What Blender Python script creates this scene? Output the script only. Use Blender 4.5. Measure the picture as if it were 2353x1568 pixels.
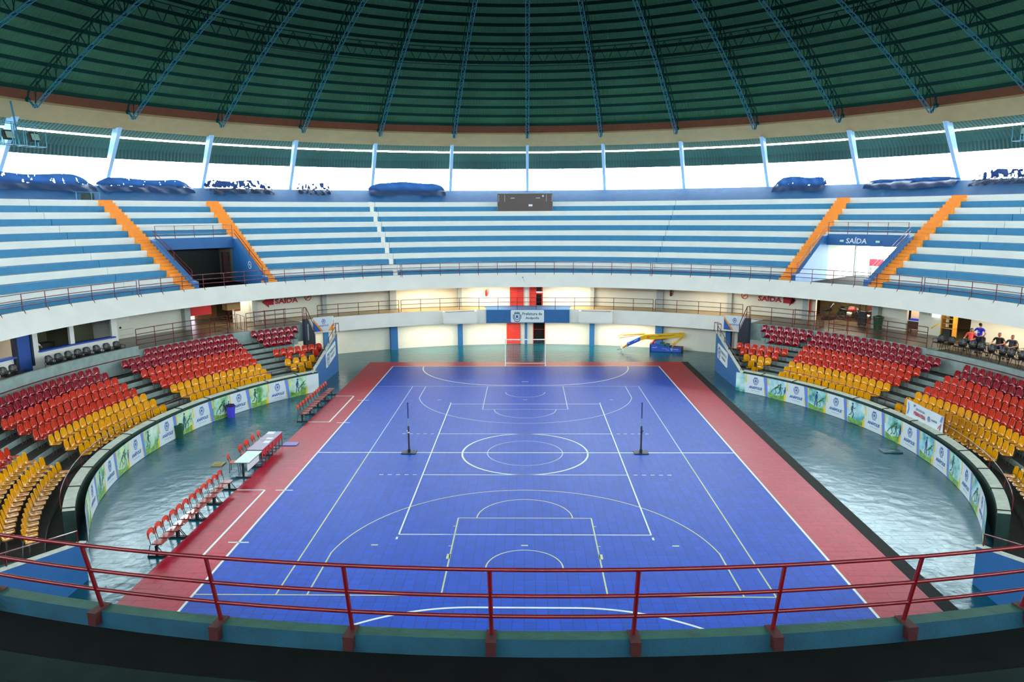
import bpy, math, random
from mathutils import Vector, Matrix
random.seed(7)
PI = math.pi
for o in list(bpy.data.objects): bpy.data.objects.remove(o, do_unlink=True)
S = bpy.context.scene
COL = S.collection

# ------------------------------------------------------------------ camera
CR = Vector((0.99980184, 0.01921389, -0.00520672))
CU = Vector((0.00180297, 0.17307893, 0.98490631))
CF = Vector((-0.01982505, 0.98472052, -0.17300999))
CP = Vector((0.07465, -33.1731, 11.2902))
cam = bpy.data.cameras.new('camera'); camo = bpy.data.objects.new('camera', cam); COL.objects.link(camo)
cam.sensor_width = 36.0; cam.lens = 1658.43/2353*36.0; cam.clip_end = 500; cam.clip_start = 0.05
M = Matrix((CR, CU, -CF)).transposed().to_4x4(); M.translation = CP
camo.matrix_world = M
S.camera = camo
def proj(P):
    d = Vector(P)-CP; z = d.dot(CF)
    if z < 0.1: return (-9999, -9999)
    return (1176.5+1658.43*d.dot(CR)/z, 784-1658.43*d.dot(CU)/z)

# ------------------------------------------------------------------ view, world, daylight
S.view_settings.view_transform = 'Standard'; S.view_settings.look = 'None'
S.view_settings.gamma = 1.0; S.view_settings.use_curve_mapping = False
S.view_settings.exposure = 0.18
W = bpy.data.worlds.new('sky'); S.world = W; W.use_nodes = True
bg = W.node_tree.nodes['Background']
bg.inputs[0].default_value = (0.86, 0.97, 1.0, 1); bg.inputs[1].default_value = 33.0
OX = 0.2
LK = .35          # level of the lamps under the decks
def P(R, phi, z=0.0):
    a = math.radians(phi); return Vector((OX+R*math.sin(a), R*math.cos(a), z))
def lamp(name, kind, loc, energy, color, **kw):
    l = bpy.data.lights.new(name, kind); l.energy = energy; l.color = color
    o = bpy.data.objects.new(name, l); COL.objects.link(o); o.location = loc
    for k, v in kw.items():
        if k != 'rot': setattr(l, k, v)
    if 'rot' in kw: o.rotation_euler = kw['rot']
    return o
for k in range(16):                                   # sky portals in the clerestory openings
    ph = 11.25+22.5*k
    l = lamp('window_daylight', 'AREA', P(38.4, ph, 14.9), 1.0, (1, 1, 1), shape='RECTANGLE', size=15.2, size_y=3.2)
    l.data.cycles.is_portal = True
    d = (P(0, 0, 14.9)-l.location).normalized()
    l.rotation_euler = d.to_track_quat('-Z', 'Y').to_euler()

# ------------------------------------------------------------------ materials
def lin(h):
    h = h.lstrip('#'); v = [int(h[i:i+2], 16)/255 for i in (0, 2, 4)]
    return tuple(c/12.92 if c <= .04045 else ((c+.055)/1.055)**2.4 for c in v)
MATS = {}
def mat(name, hexc, rough=.6, metal=0., var=0., vscale=3., bump=0., bscale=20., emit=0., spec=.5, transl=0., coat=0.):
    if name in MATS: return MATS[name]
    m = bpy.data.materials.new(name); m.use_nodes = True; nt = m.node_tree; b = nt.nodes['Principled BSDF']
    c = lin(hexc)
    b.inputs['Base Color'].default_value = (*c, 1); b.inputs['Roughness'].default_value = rough
    b.inputs['Metallic'].default_value = metal; b.inputs['Specular IOR Level'].default_value = spec
    b.inputs['Coat Weight'].default_value = coat
    m.diffuse_color = (*c, 1)
    tc = nt.nodes.new('ShaderNodeTexCoord')
    if var > 0:
        n = nt.nodes.new('ShaderNodeTexNoise'); n.inputs['Scale'].default_value = vscale; n.inputs['Detail'].default_value = 6
        r = nt.nodes.new('ShaderNodeValToRGB'); r.color_ramp.elements[0].position = .3; r.color_ramp.elements[1].position = .7
        r.color_ramp.elements[0].color = (*[x*(1-var) for x in c], 1); r.color_ramp.elements[1].color = (*[min(1, x*(1+var*.6)) for x in c], 1)
        nt.links.new(tc.outputs['Object'], n.inputs['Vector']); nt.links.new(n.outputs[0], r.inputs[0]); nt.links.new(r.outputs[0], b.inputs['Base Color'])
    if bump > 0:
        n2 = nt.nodes.new('ShaderNodeTexNoise'); n2.inputs['Scale'].default_value = bscale; n2.inputs['Detail'].default_value = 4
        bp = nt.nodes.new('ShaderNodeBump'); bp.inputs['Strength'].default_value = bump; bp.inputs['Distance'].default_value = .02
        nt.links.new(tc.outputs['Object'], n2.inputs['Vector']); nt.links.new(n2.outputs[0], bp.inputs['Height']); nt.links.new(bp.outputs[0], b.inputs['Normal'])
    if emit > 0:
        b.inputs['Emission Color'].default_value = (*c, 1); b.inputs['Emission Strength'].default_value = emit
    if transl > 0:
        t = nt.nodes.new('ShaderNodeBsdfTranslucent'); t.inputs[0].default_value = (*c, 1)
        mx = nt.nodes.new('ShaderNodeMixShader'); mx.inputs[0].default_value = transl
        nt.links.new(b.outputs[0], mx.inputs[1]); nt.links.new(t.outputs[0], mx.inputs[2]); nt.links.new(mx.outputs[0], nt.nodes['Material Output'].inputs[0])
    MATS[name] = m; return m

def tile_mat(name, c1, c2, rough, tile, wav, spec=.5, tint=None, mdark=.55, jdepth=-.22, mort=.012, rvar=.12, bump=.35, row=.5, lowamp=.6):
    """modular floor tiles: slightly tilted tiles with dark joints, gently uneven underlay"""
    m = bpy.data.materials.new(name); m.use_nodes = True; nt = m.node_tree; N = nt.nodes.new; L = nt.links.new
    b = nt.nodes['Principled BSDF']; m.diffuse_color = (*lin(c1), 1); b.inputs['Specular IOR Level'].default_value = spec
    if tint: b.inputs['Specular Tint'].default_value = (*tint, 1)
    tc = N('ShaderNodeTexCoord')
    br = N('ShaderNodeTexBrick'); br.offset = row; br.inputs['Scale'].default_value = 1.0
    br.inputs['Brick Width'].default_value = tile[0]; br.inputs['Row Height'].default_value = tile[1]
    br.inputs['Mortar Size'].default_value = mort; br.inputs['Mortar Smooth'].default_value = .6; br.inputs['Bias'].default_value = 0
    br.inputs['Color1'].default_value = (*lin(c1), 1); br.inputs['Color2'].default_value = (*lin(c2), 1)
    br.inputs['Mortar'].default_value = (*[x*mdark for x in lin(c1)], 1)
    L(tc.outputs['Object'], br.inputs['Vector']); L(br.outputs['Color'], b.inputs['Base Color'])
    n = N('ShaderNodeTexNoise'); n.inputs['Scale'].default_value = wav; n.inputs['Detail'].default_value = 3; L(tc.outputs['Object'], n.inputs['Vector'])
    n3 = N('ShaderNodeTexNoise'); n3.inputs['Scale'].default_value = 6; n3.inputs['Detail'].default_value = 4; L(tc.outputs['Object'], n3.inputs['Vector'])
    s = N('ShaderNodeMath'); s.operation = 'MULTIPLY_ADD'; L(n.outputs[0], s.inputs[0]); s.inputs[1].default_value = lowamp
    k = N('ShaderNodeMath'); k.operation = 'MULTIPLY'; L(br.outputs['Fac'], k.inputs[0]); k.inputs[1].default_value = jdepth
    L(k.outputs[0], s.inputs[2])
    bw = N('ShaderNodeRGBToBW'); L(br.outputs['Color'], bw.inputs[0])
    bp = N('ShaderNodeBump'); bp.inputs['Strength'].default_value = bump; bp.inputs['Distance'].default_value = .05
    L(s.outputs[0], bp.inputs['Height']); L(bp.outputs[0], b.inputs['Normal'])
    r = N('ShaderNodeMapRange'); r.inputs['To Min'].default_value = rough-rvar; r.inputs['To Max'].default_value = rough+rvar
    L(n3.outputs[0], r.inputs['Value']); L(r.outputs[0], b.inputs['Roughness'])
    MATS[name] = m; return m

M_WHITE = mat('white_paint', '#eef0e8', .65, var=.05, vscale=.8, bump=.08, bscale=6)
M_CREAM = mat('cream_wall', '#e6e6d6', .75, var=.05, vscale=1.0)
M_BLUE = mat('blue_paint', '#2a7fae', .6, var=.12, vscale=2.5, bump=.1, bscale=12)
M_DBLUE = mat('deep_blue_paint', '#1f66a4', .55, var=.08, vscale=2)
M_ORANGE = mat('orange_paint', '#ff9a2c', .6, var=.06)
M_CONC = mat('tread_concrete', '#93a7a3', .8, var=.2, vscale=2.5, bump=.2)
M_DCONC = mat('dark_concrete', '#171d1b', .9, var=.3, vscale=3, bump=.2)
M_TREAD = mat('bowl_tread', '#3c3a34', .85, var=.25, vscale=3, bump=.2)
M_WALK = mat('near_walkway', '#0b0f0e', .95, var=.3, vscale=3, spec=.1)  # near-black base holds the darkening along the lower edge of the view
M_LEDGE = mat('ledge_concrete', '#d3dccb', .75, var=.15, vscale=4)
M_BEIGE = mat('beam_concrete', '#a38f66', .85, var=.08, vscale=1.5, bump=.15)
M_BRICK = mat('brown_parapet', '#5c3420', .9, var=.15)
M_RED = mat('red_rail_paint', '#660814', .35, var=.25, vscale=5, coat=.2)
M_TEAL = mat('curb_teal', '#0f4458', .7, var=.25, vscale=3, bump=.3)
M_TEALTOP = mat('curb_green_top', '#144a3e', .7, var=.3, vscale=4, bump=.3)
M_STEEL = mat('teal_steel', '#1a6f8c', .45, metal=.2)
M_DSTEEL = mat('dark_and_shaded_steel', '#0a302c', .9, spec=.1)
M_GREY = mat('grey_column', '#a9b4b4', .7, var=.05)
M_BLACK = mat('black_plastic', '#101718', .35)
M_BLKMET = mat('black_metal', '#17110f', .45)
M_LINE = mat('line_white', '#e6f4f2', .45)
M_LINEF = mat('line_pale_blue', '#a8cfe6', .45)
M_LINEY = mat('line_yellow_green', '#c6d29a', .45)
M_YEL = mat('seat_yellow', '#f2a600', .13, spec=.45)
M_ORG = mat('seat_orange', '#cc2e10', .13, spec=.45)
M_CRI = mat('seat_crimson', '#8c001c', .12, spec=.45)
M_FRAME = mat('seat_frame_metal', '#8c8a80', .35, metal=.8)
M_REDDOOR = mat('red_door_paint', '#e2321f', .5)
M_DARK = mat('dark_void', '#0b0c0b', .9)
M_SKIN = mat('skin', '#9c6a50', .6)
M_TAN = mat('tan_floor', '#b49a5c', .35, var=.1)
M_CARD = mat('cardboard', '#b08a55', .8)
M_SIGNW = mat('sign_white', '#dce8ee', .4)
M_SIGNB = mat('sign_blue', '#1f5fae', .4)
M_SIGNT = mat('sign_teal', '#1d5a66', .4)
M_PERI = mat('sign_periwinkle', '#6e8fe0', .4)
M_SIGNY = mat('sign_yellow', '#f2d23c', .4)
M_GREEN = mat('green_plastic', '#0f4a2c', .4)
M_PURP = mat('violet_plastic', '#4a44d0', .4)
M_NAVY = mat('navy', '#12203a', .7)

# ------------------------------------------------------------------ mesh builder
class MB:
    def __init__(s): s.v = []; s.f = []; s.m = []
    def quad(s, a, b, c, d, m=0):
        n = len(s.v); s.v += [Vector(a), Vector(b), Vector(c), Vector(d)]; s.f.append((n, n+1, n+2, n+3)); s.m.append(m)
    def poly(s, pts, m=0):
        n = len(s.v); s.v += [Vector(q) for q in pts]; s.f.append(tuple(range(n, n+len(pts)))); s.m.append(m)
    def box8(s, c, m=0):     # c: 4 bottom (ccw) + 4 top
        n = len(s.v); s.v += [Vector(q) for q in c]
        for f in ((3, 2, 1, 0), (4, 5, 6, 7), (0, 1, 5, 4), (1, 2, 6, 5), (2, 3, 7, 6), (3, 0, 4, 7)):
            s.f.append(tuple(n+i for i in f)); s.m.append(m)
    def box(s, a, b, m=0):
        (x0, y0, z0), (x1, y1, z1) = a, b
        s.box8([(x0, y0, z0), (x1, y0, z0), (x1, y1, z0), (x0, y1, z0), (x0, y0, z1), (x1, y0, z1), (x1, y1, z1), (x0, y1, z1)], m)
    def obox(s, c, sx, sy, sz, rz=0., m=0, tilt=0.):   # oriented box, c = bottom centre
        R = Matrix.Rotation(rz, 3, 'Z') @ Matrix.Rotation(tilt, 3, 'X'); c = Vector(c)
        q = [(-sx/2, -sy/2, 0), (sx/2, -sy/2, 0), (sx/2, sy/2, 0), (-sx/2, sy/2, 0)]
        s.box8([c+R@Vector(t) for t in q]+[c+R@Vector((t[0], t[1], sz)) for t in q], m)
    def prism(s, pts, d, m=0):   # planar polygon extruded by vector d
        n = len(s.v); k = len(pts); d = Vector(d)
        s.v += [Vector(q) for q in pts]+[Vector(q)+d for q in pts]
        s.f.append(tuple(range(n+k-1, n-1, -1))); s.m.append(m); s.f.append(tuple(range(n+k, n+2*k))); s.m.append(m)
        for i in range(k):
            j = (i+1) % k; s.f.append((n+i, n+j, n+k+j, n+k+i)); s.m.append(m)
    def tube(s, pts, r, n=8, m=0, closed=False, caps=True):
        pts = [Vector(q) for q in pts]; k = len(pts); base = len(s.v)
        prev = None
        for i, q in enumerate(pts):
            if closed: d = pts[(i+1) % k]-pts[i-1]
            else: d = (pts[min(i+1, k-1)]-pts[max(i-1, 0)])
            if d.length < 1e-9: d = Vector((0, 0, 1))
            d.normalize()
            up = Vector((0, 0, 1)) if abs(d.z) < .95 else Vector((1, 0, 0))
            a = d.cross(up).normalized(); b = d.cross(a).normalized()
            rr = r[i] if isinstance(r, (list, tuple)) else r
            for j in range(n):
                t = 2*PI*j/n+PI/n; s.v.append(q+a*math.cos(t)*rr+b*math.sin(t)*rr)
        for i in range(k if closed else k-1):
            i2 = (i+1) % k
            for j in range(n):
                j2 = (j+1) % n; s.f.append((base+i*n+j, base+i*n+j2, base+i2*n+j2, base+i2*n+j)); s.m.append(m)
        if caps and not closed:
            s.f.append(tuple(base+j for j in range(n-1, -1, -1))); s.m.append(m)
            s.f.append(tuple(base+(k-1)*n+j for j in range(n))); s.m.append(m)
    def lathe(s, c, prof, n=16, m=0):
        c = Vector(c); base = len(s.v)
        for (r, z) in prof:
            for j in range(n): t = 2*PI*j/n; s.v.append(c+Vector((r*math.cos(t), r*math.sin(t), z)))
        for i in range(len(prof)-1):
            for j in range(n):
                j2 = (j+1) % n; s.f.append((base+i*n+j, base+i*n+j2, base+(i+1)*n+j2, base+(i+1)*n+j)); s.m.append(m)
        s.f.append(tuple(base+j for j in range(n-1, -1, -1))); s.m.append(m)
        k = (len(prof)-1)*n; s.f.append(tuple(base+k+j for j in range(n))); s.m.append(m)
    def rev(s, prof, a0, a1, n=None, mi=None, closed=True, caps=True):
        """profile [(R,z)] swept about the arena axis from azimuth a0 to a1"""
        n = n or max(1, int(abs(a1-a0)/1.5)); full = abs(a1-a0) >= 359.9
        base = len(s.v); k = len(prof); cnt = n if full else n+1
        for i in range(cnt):
            ph = a0+(a1-a0)*i/n
            for (R, z) in prof: s.v.append(P(R, ph, z))
        segs = k if closed else k-1
        for i in range(n):
            i2 = (i+1) % cnt if full else i+1
            for j in range(segs):
                j2 = (j+1) % k
                s.f.append((base+i*k+j, base+i2*k+j, base+i2*k+j2, base+i*k+j2)); s.m.append(mi[j] if mi else 0)
        if closed and caps and not full:
            s.f.append(tuple(base+j for j in range(k))); s.m.append(mi[0] if mi else 0)
            s.f.append(tuple(base+n*k+j for j in range(k-1, -1, -1))); s.m.append(mi[0] if mi else 0)
    def ball(s, c, r, n=10, m=0, sc=(1, 1, 1)):
        prof = []
        base = len(s.v); h = n//2+1
        for i in range(h+1):
            a = PI*i/h
            for j in range(n):
                t = 2*PI*j/n
                s.v.append(Vector(c)+Vector((r*sc[0]*math.sin(a)*math.cos(t), r*sc[1]*math.sin(a)*math.sin(t), r*sc[2]*math.cos(a))))
        for i in range(h):
            for j in range(n):
                j2 = (j+1) % n; s.f.append((base+i*n+j, base+(i+1)*n+j, base+(i+1)*n+j2, base+i*n+j2)); s.m.append(m)
    def build(s, name, mats, parent=None, smooth=False, label=None, cat=None, group=None, kind=None, shade_angle=None):
        me = bpy.data.meshes.new(name)
        off = parent.location if (parent is not None and parent.parent is None) else (parent.location+parent.parent.location if parent is not None else Vector((0, 0, 0)))
        me.from_pydata([tuple(q-off) for q in s.v], [], s.f)
        if not isinstance(mats, (list, tuple)): mats = [mats]
        for x in mats: me.materials.append(x)
        for p_, mi in zip(me.polygons, s.m): p_.material_index = mi; p_.use_smooth = smooth
        me.validate(); me.update()
        o = bpy.data.objects.new(name, me); COL.objects.link(o)
        if parent is not None: o.parent = parent
        tag(o, label, cat, group, kind); return o
def tag(o, label=None, cat=None, group=None, kind=None):
    if label: o['label'] = label
    if cat: o['category'] = cat
    if group: o['group'] = group
    if kind: o['kind'] = kind
    return o
def thing(name, label, cat, loc=(0, 0, 0), rz=0., group=None, kind=None):
    o = bpy.data.objects.new(name, None); COL.objects.link(o); o.location = Vector(loc); o.rotation_euler = (0, 0, rz); o.empty_display_size = .1
    return tag(o, label, cat, group, kind)
def struct(name, mb, mats, smooth=False, label=None): return mb.build(name, mats, kind='structure', smooth=smooth, label=label)
def dup(root, loc, rz, label=None, group=None, mats=None, tilt=0.):
    r = root.copy(); COL.objects.link(r); r.location = loc; r.rotation_euler = (tilt, 0, rz)
    if label: r['label'] = label
    if group: r['group'] = group
    for ch in root.children:
        c = ch.copy(); COL.objects.link(c); c.parent = r
        if mats and ch.name.split('.')[0] in mats: c.data = mats[ch.name.split('.')[0]]
        for g in ch.children:
            d = g.copy(); COL.objects.link(d); d.parent = c
    return r
def face_in(ph): return math.radians(180-ph)     # z rotation so that local +Y looks at the arena axis
ORD = ['first', 'second', 'third', 'fourth', 'fifth', 'sixth', 'seventh', 'eighth', 'ninth', 'tenth', 'eleventh', 'twelfth', 'thirteenth', 'fourteenth', 'fifteenth', 'sixteenth', 'seventeenth', 'eighteenth', 'nineteenth', 'twentieth']

# ------------------------------------------------------------------ lettering and emblems (flat 2-D meshes mapped onto a surface)
_txt = {}
def text_mesh(body, shear=0., bold=.0):
    key = (body, shear, bold)
    if key in _txt: return _txt[key]
    cu = bpy.data.curves.new('lettering', 'FONT'); cu.body = body; cu.shear = shear; cu.offset = bold; cu.resolution_u = 2
    o = bpy.data.objects.new('lettering', cu); COL.objects.link(o); bpy.context.view_layer.update()
    dg = bpy.context.evaluated_depsgraph_get(); me = o.evaluated_get(dg).to_mesh()
    V = [(q.co.x, q.co.y) for q in me.vertices]; F = [tuple(f.vertices) for f in me.polygons]
    o.evaluated_get(dg).to_mesh_clear(); bpy.data.objects.remove(o); bpy.data.curves.remove(cu)
    xs = [q[0] for q in V]; ys = [q[1] for q in V]; x0, x1, y0, y1 = min(xs), max(xs), min(ys), max(ys)
    V = [((x-x0)/(x1-x0), (y-y0)/(y1-y0)) for x, y in V]
    _txt[key] = (V, F); return _txt[key]
def put_text(mb, body, fn, u0, v0, w, h, m=0, shear=0., bold=0.02):
    V, F = text_mesh(body, shear, bold); n = len(mb.v)
    mb.v += [Vector(fn(u0+x*w, v0+y*h)) for x, y in V]
    for f in F: mb.f.append(tuple(n+i for i in f)); mb.m.append(m)
def put_poly(mb, pts, fn, m=0):
    mb.poly([fn(u, v) for u, v in pts], m)
def put_stroke(mb, pts, w, fn, m=0):
    for (a, b), (c, d) in zip(pts[:-1], pts[1:]):
        L = math.hypot(c-a, d-b) or 1; nx, ny = -(d-b)/L*w/2, (c-a)/L*w/2
        mb.poly([fn(a+nx, b+ny), fn(a-nx, b-ny), fn(c-nx, d-ny), fn(c+nx, d+ny)], m)
def put_ring(mb, u, v, ru, rv, w, fn, m=0, n=20, a0=0, a1=2*PI):
    for i in range(n):
        t0 = a0+(a1-a0)*i/n; t1 = a0+(a1-a0)*(i+1)/n
        mb.poly([fn(u+math.cos(t0)*ru, v+math.sin(t0)*rv), fn(u+math.cos(t1)*ru, v+math.sin(t1)*rv),
                 fn(u+math.cos(t1)*(ru-w), v+math.sin(t1)*(rv-w)), fn(u+math.cos(t0)*(ru-w), v+math.sin(t0)*(rv-w))], m)
def crest(mb, u, v, s, fn, m=0, m2=None):
    """municipal coat of arms: mural crown over a shield with a tower, ribbon below"""
    m2 = m if m2 is None else m2
    sh = [(-.30, .28), (.30, .28), (.30, -.12), (.2, -.3), (0, -.42), (-.2, -.3), (-.30, -.12)]
    put_stroke(mb, [(u+a*s, v+b*s) for a, b in sh+[sh[0]]], .07*s, fn, m)
    put_poly(mb, [(u+a*s, v+b*s) for a, b in ((-.13, -.2), (.13, -.2), (.13, .16), (.05, .16), (.05, .08), (-.05, .08), (-.05, .16), (-.13, .16))], fn, m2)
    for k in (-.2, 0, .2): put_poly(mb, [(u+(k-.06)*s, v+.34*s), (u+(k+.06)*s, v+.34*s), (u+(k+.06)*s, v+.5*s), (u+(k-.06)*s, v+.5*s)], fn, m)
    put_stroke(mb, [(u-.3*s, v+.35*s), (u+.3*s, v+.35*s)], .05*s, fn, m)
    put_stroke(mb, [(u-.42*s, v+.2*s), (u-.42*s, v-.2*s), (u-.25*s, v-.45*s)], .08*s, fn, m)
    put_stroke(mb, [(u+.42*s, v+.2*s), (u+.42*s, v-.2*s), (u+.25*s, v-.45*s)], .08*s, fn, m)
    put_stroke(mb, [(u-.3*s, v-.52*s), (u, v-.6*s), (u+.3*s, v-.52*s)], .09*s, fn, m)
def athlete(mb, u, v, s, fn, m, kind=0):
    poses = [((0, .5), (-.02, .1), [(-.02, .1), (.14, -.12), (.02, -.42)], [(-.02, .1), (-.12, -.18), (-.3, -.24)], [(0, .42), (.16, .24), (.26, .36)], [(0, .42), (-.15, .22), (-.05, .08)]),
             ((.05, .5), (0, .1), [(0, .1), (.1, -.2), (.1, -.45)], [(0, .1), (-.08, -.2), (-.1, -.45)], [(.03, .42), (.12, .2), (.1, .02)], [(.03, .42), (-.1, .2), (-.08, .02)]),
             ((.22, .3), (-.1, .05), [(-.1, .05), (-.3, -.1), (-.42, -.3)], [(-.1, .05), (.05, -.2), (-.1, -.38)], [(.18, .26), (.34, .4), (.45, .5)], [(.18, .26), (.3, .1), (.4, .2)])]
    h, hip, l1, l2, a1, a2 = poses[kind % 3]
    put_ring(mb, u+h[0]*s, v+(h[1]+.04)*s, .075*s, .08*s, .07*s, fn, m, 10)
    put_stroke(mb, [(u+h[0]*s*.8, v+(h[1]-.06)*s), (u+hip[0]*s, v+hip[1]*s)], .13*s, fn, m)
    for l in (l1, l2): put_stroke(mb, [(u+a*s, v+b*s) for a, b in l], .06*s, fn, m)
    for l in (a1, a2): put_stroke(mb, [(u+a*s, v+b*s) for a, b in l], .04*s, fn, m)
def cylfn(R, ph0, flip=1):     # u = metres along the arc (viewer's right when seen from the middle), v = height
    return lambda u, v: P(R, ph0+math.degrees(u/R)*flip, v)
def planefn(o, du, dv):
    o = Vector(o); du = Vector(du); dv = Vector(dv); return lambda u, v: o+du*u+dv*v
# ================================================================== FLOOR AND COURT
M_FLOOR = tile_mat('teal_vinyl_floor', '#005a6c', '#006074', .2, (.7, .33), 1.7, spec=.4, tint=(.25, .85, 1), mort=.006, mdark=.8, jdepth=-.08, rvar=.07, bump=.34, lowamp=1.2)
M_COURT = tile_mat('blue_court_tiles', '#0046bc', '#024ccc', .42, (.34, .34), .7, spec=.2, tint=(.35, .8, 1), mort=.012, rvar=.08, bump=.2, row=0, lowamp=.5)
M_BORDER = tile_mat('crimson_court_tiles', '#b0002a', '#bc0634', .36, (.68, .34), .7, spec=.25, tint=(1, .6, .8), mort=.014, rvar=.08, bump=.25, row=.5, lowamp=.6)
f = MB(); f.rev([(36.5, 0.0), (.01, 0.0), (.01, -.2), (36.5, -.2)], 0, 360, 96)
struct('floor', f, M_FLOOR)
court = thing('sports_court', 'blue modular tile court with crimson border and painted lines, laid on the teal floor', 'court', (0, 0, 0))
b = MB(); b.box((-10, -20, 0), (10, 20, .018)); b.build('playing_surface', M_COURT, court)
b = MB()
for a, c in (((-12.05, -21.8, 0), (-10, 21.6, .018)), ((10, -21.8, 0), (12.0, 21.6, .018)), ((-10, 20, 0), (10, 21.6, .018)), ((-10, -21.8, 0), (10, -20, .018))): b.box(a, c)
b.build('border', M_BORDER, court, label='crimson tile border')
b = MB(); b.box((12.0, -21.8, 0), (12.5, 21.6, .02)); b.build('edge_strip', M_DCONC, court)
LZ = .021
class Lines(MB):
    def ln(s, x0, y0, x1, y1, w=.06, z=LZ):
        L = math.hypot(x1-x0, y1-y0); nx, ny = -(y1-y0)/L*w/2, (x1-x0)/L*w/2
        s.quad((x0+nx, y0+ny, z), (x0-nx, y0-ny, z), (x1-nx, y1-ny, z), (x1+nx, y1+ny, z))
    def arc(s, cx, cy, r, a0, a1, w=.06, n=48, z=LZ):
        for i in range(n):
            t0 = math.radians(a0+(a1-a0)*i/n); t1 = math.radians(a0+(a1-a0)*(i+1)/n)
            s.quad((cx+math.cos(t0)*(r-w/2), cy+math.sin(t0)*(r-w/2), z), (cx+math.cos(t0)*(r+w/2), cy+math.sin(t0)*(r+w/2), z),
                   (cx+math.cos(t1)*(r+w/2), cy+math.sin(t1)*(r+w/2), z), (cx+math.cos(t1)*(r-w/2), cy+math.sin(t1)*(r-w/2), z))
l = Lines()
for a in ((-10, -20, -10, 20), (10, -20, 10, 20), (-10, 20, 10, 20), (-10, -20, 10, -20), (-10, 0, 10, 0)): l.ln(*a, w=.085)
l.arc(0, 0, 3, 0, 360, .085, 96)
for s in (1, -1):
    r = 6.15; y0 = 20*s
    if s > 0: l.arc(-1.5, y0, r, 180, 270, .085); l.arc(1.5, y0, r, 270, 360, .085)
    else: l.arc(-1.5, y0, r, 90, 180, .085); l.arc(1.5, y0, r, 0, 90, .085)
    l.ln(-1.5, y0-s*r, 1.5, y0-s*r, .085); l.ln(-.24, 15*s-.1, .2, 15*s-.1, .09)
for y0, y1 in ((5.17, 10.95), (-10.72, -4.82)):
    l.ln(-10.83, y0, -10.83, y1, .09); l.ln(-12.0, y0, -10.83, y0, .08); l.ln(-12.0, y1, -10.83, y1, .08)
for y in (9.92, 5.05, -4.84, -9.69): l.ln(-10.38, y, -9.65, y, .07)
l.build('futsal_lines', M_LINE, court)
l = Lines()
for a in ((-4.5, -9, -4.5, 9), (4.5, -9, 4.5, 9), (-4.5, 9, 4.5, 9), (-4.5, -9, 4.5, -9), (-4.5, 3, 4.5, 3), (-4.5, -3, 4.5, -3)): l.ln(*a, w=.055)
for s in (1, -1):
    for y in (3, -3):
        for k in range(5): l.ln(s*(4.75+k*.37), y, s*(4.93+k*.37), y, .05)
    for y in (9.22, -9.3): l.ln(s*4.52, y-.1, s*4.52, y+.1, .07)
l.build('volleyball_lines', M_LINE, court)
l = Lines()
yb, yn = 13.55, -13.2
l.ln(-10, yb, 7.5, yb, .05); l.ln(-7.5, 0, -7.5, yb, .05); l.ln(7.5, 0, 7.5, yb, .05)
for x in (-2.5, 2.5): l.ln(x, 7.79, x, yb, .05)
l.ln(-2.5, 7.79, 2.5, 7.79, .05); l.arc(0, 7.79, 1.8, 180, 360, .05); l.arc(0, 11.9, 1.25, 180, 360, .05)
for x in (-6.62, 6.62): l.ln(x, 10.54, x, yb, .05)
a0 = math.degrees(math.atan2(10.54-11.63, 6.62)); l.arc(0, 11.63, 6.7, 180-a0, 360+a0, .05, 64)
l.arc(0, 0, 1.8, 0, 360, .04, 64)
for x in (-5.3, 0, 5.3): l.ln(x-.12, 10.0, x+.12, 10.0, .08)
l.build('far_basketball_lines', M_LINEF, court)
l = Lines()
l.ln(-10, yn, 7.5, yn, .05); l.ln(-7.5, 0, -7.5, yn, .05); l.ln(7.5, 0, 7.5, yn, .05)
for x in (-2.5, 2.5): l.ln(x, -7.57, x, yn, .05)
l.ln(-2.5, -7.57, 2.5, -7.57, .045); l.arc(0, -7.57, 1.8, 0, 180, .045); l.arc(0, -11.45, 1.25, 0, 180, .045)
for x in (-1.25, 1.25): l.ln(x, -11.75, x, -11.45, .05)
for x in (-6.55, 6.55): l.ln(x, -10.4, x, yn, .05)
a0 = math.degrees(math.atan2(-10.4+11.4, 6.55)); l.arc(0, -11.4, 6.62, a0, 180-a0, .045, 64)
for s in (-1, 1):
    l.ln(s*2.55, -10.85, s*2.55, -10.5, .12)
    for y in (-8.3, -9.0, -9.9): l.ln(s*2.5, y, s*2.62, y, .04)
for x in (-5.2, 0, 5.2): l.ln(x-.12, -9.85, x+.12, -9.85, .08)
l.build('near_basketball_lines', M_LINEY, court)

# ================================================================== WALLS, DECKS
def wall_ring(mb, R, th, a0, a1, z0, z1, openings=(), m=0):
    cuts = sorted({a0, a1} | {x for o in openings for x in o[:2]})
    for c0, c1 in zip(cuts[:-1], cuts[1:]):
        if c1 <= a0 or c0 >= a1: continue
        mid = (c0+c1)/2; segs = [(z0, z1)]
        for o in openings:
            if o[0] <= mid <= o[1]:
                new = []
                for s0, s1 in segs:
                    if o[2] > s0: new.append((s0, min(s1, o[2])))
                    if o[3] < s1: new.append((max(s0, o[3]), s1))
                segs = new
        for s0, s1 in segs:
            if s1-s0 > .005: mb.rev([(R, s0), (R, s1), (R+th, s1), (R+th, s0)], c0, c1, max(1, int((c1-c0)/2)))
b = MB(); wall_ring(b, 29.6, .2, -36.9, 36.9, 0, 5.62, [(.95, 2.95, 0, 2.28), (1.4, 2.55, 3.4, 5.62)]); struct('wall_back', b, M_CREAM)
b = MB(); wall_ring(b, 29.6, .2, -140, -36.9, 0, 5.62, [(-54.3, -47.9, 3.3, 5.62), (-94, -65.2, 3.3, 5.62)]); struct('wall_left', b, M_CREAM)
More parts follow.
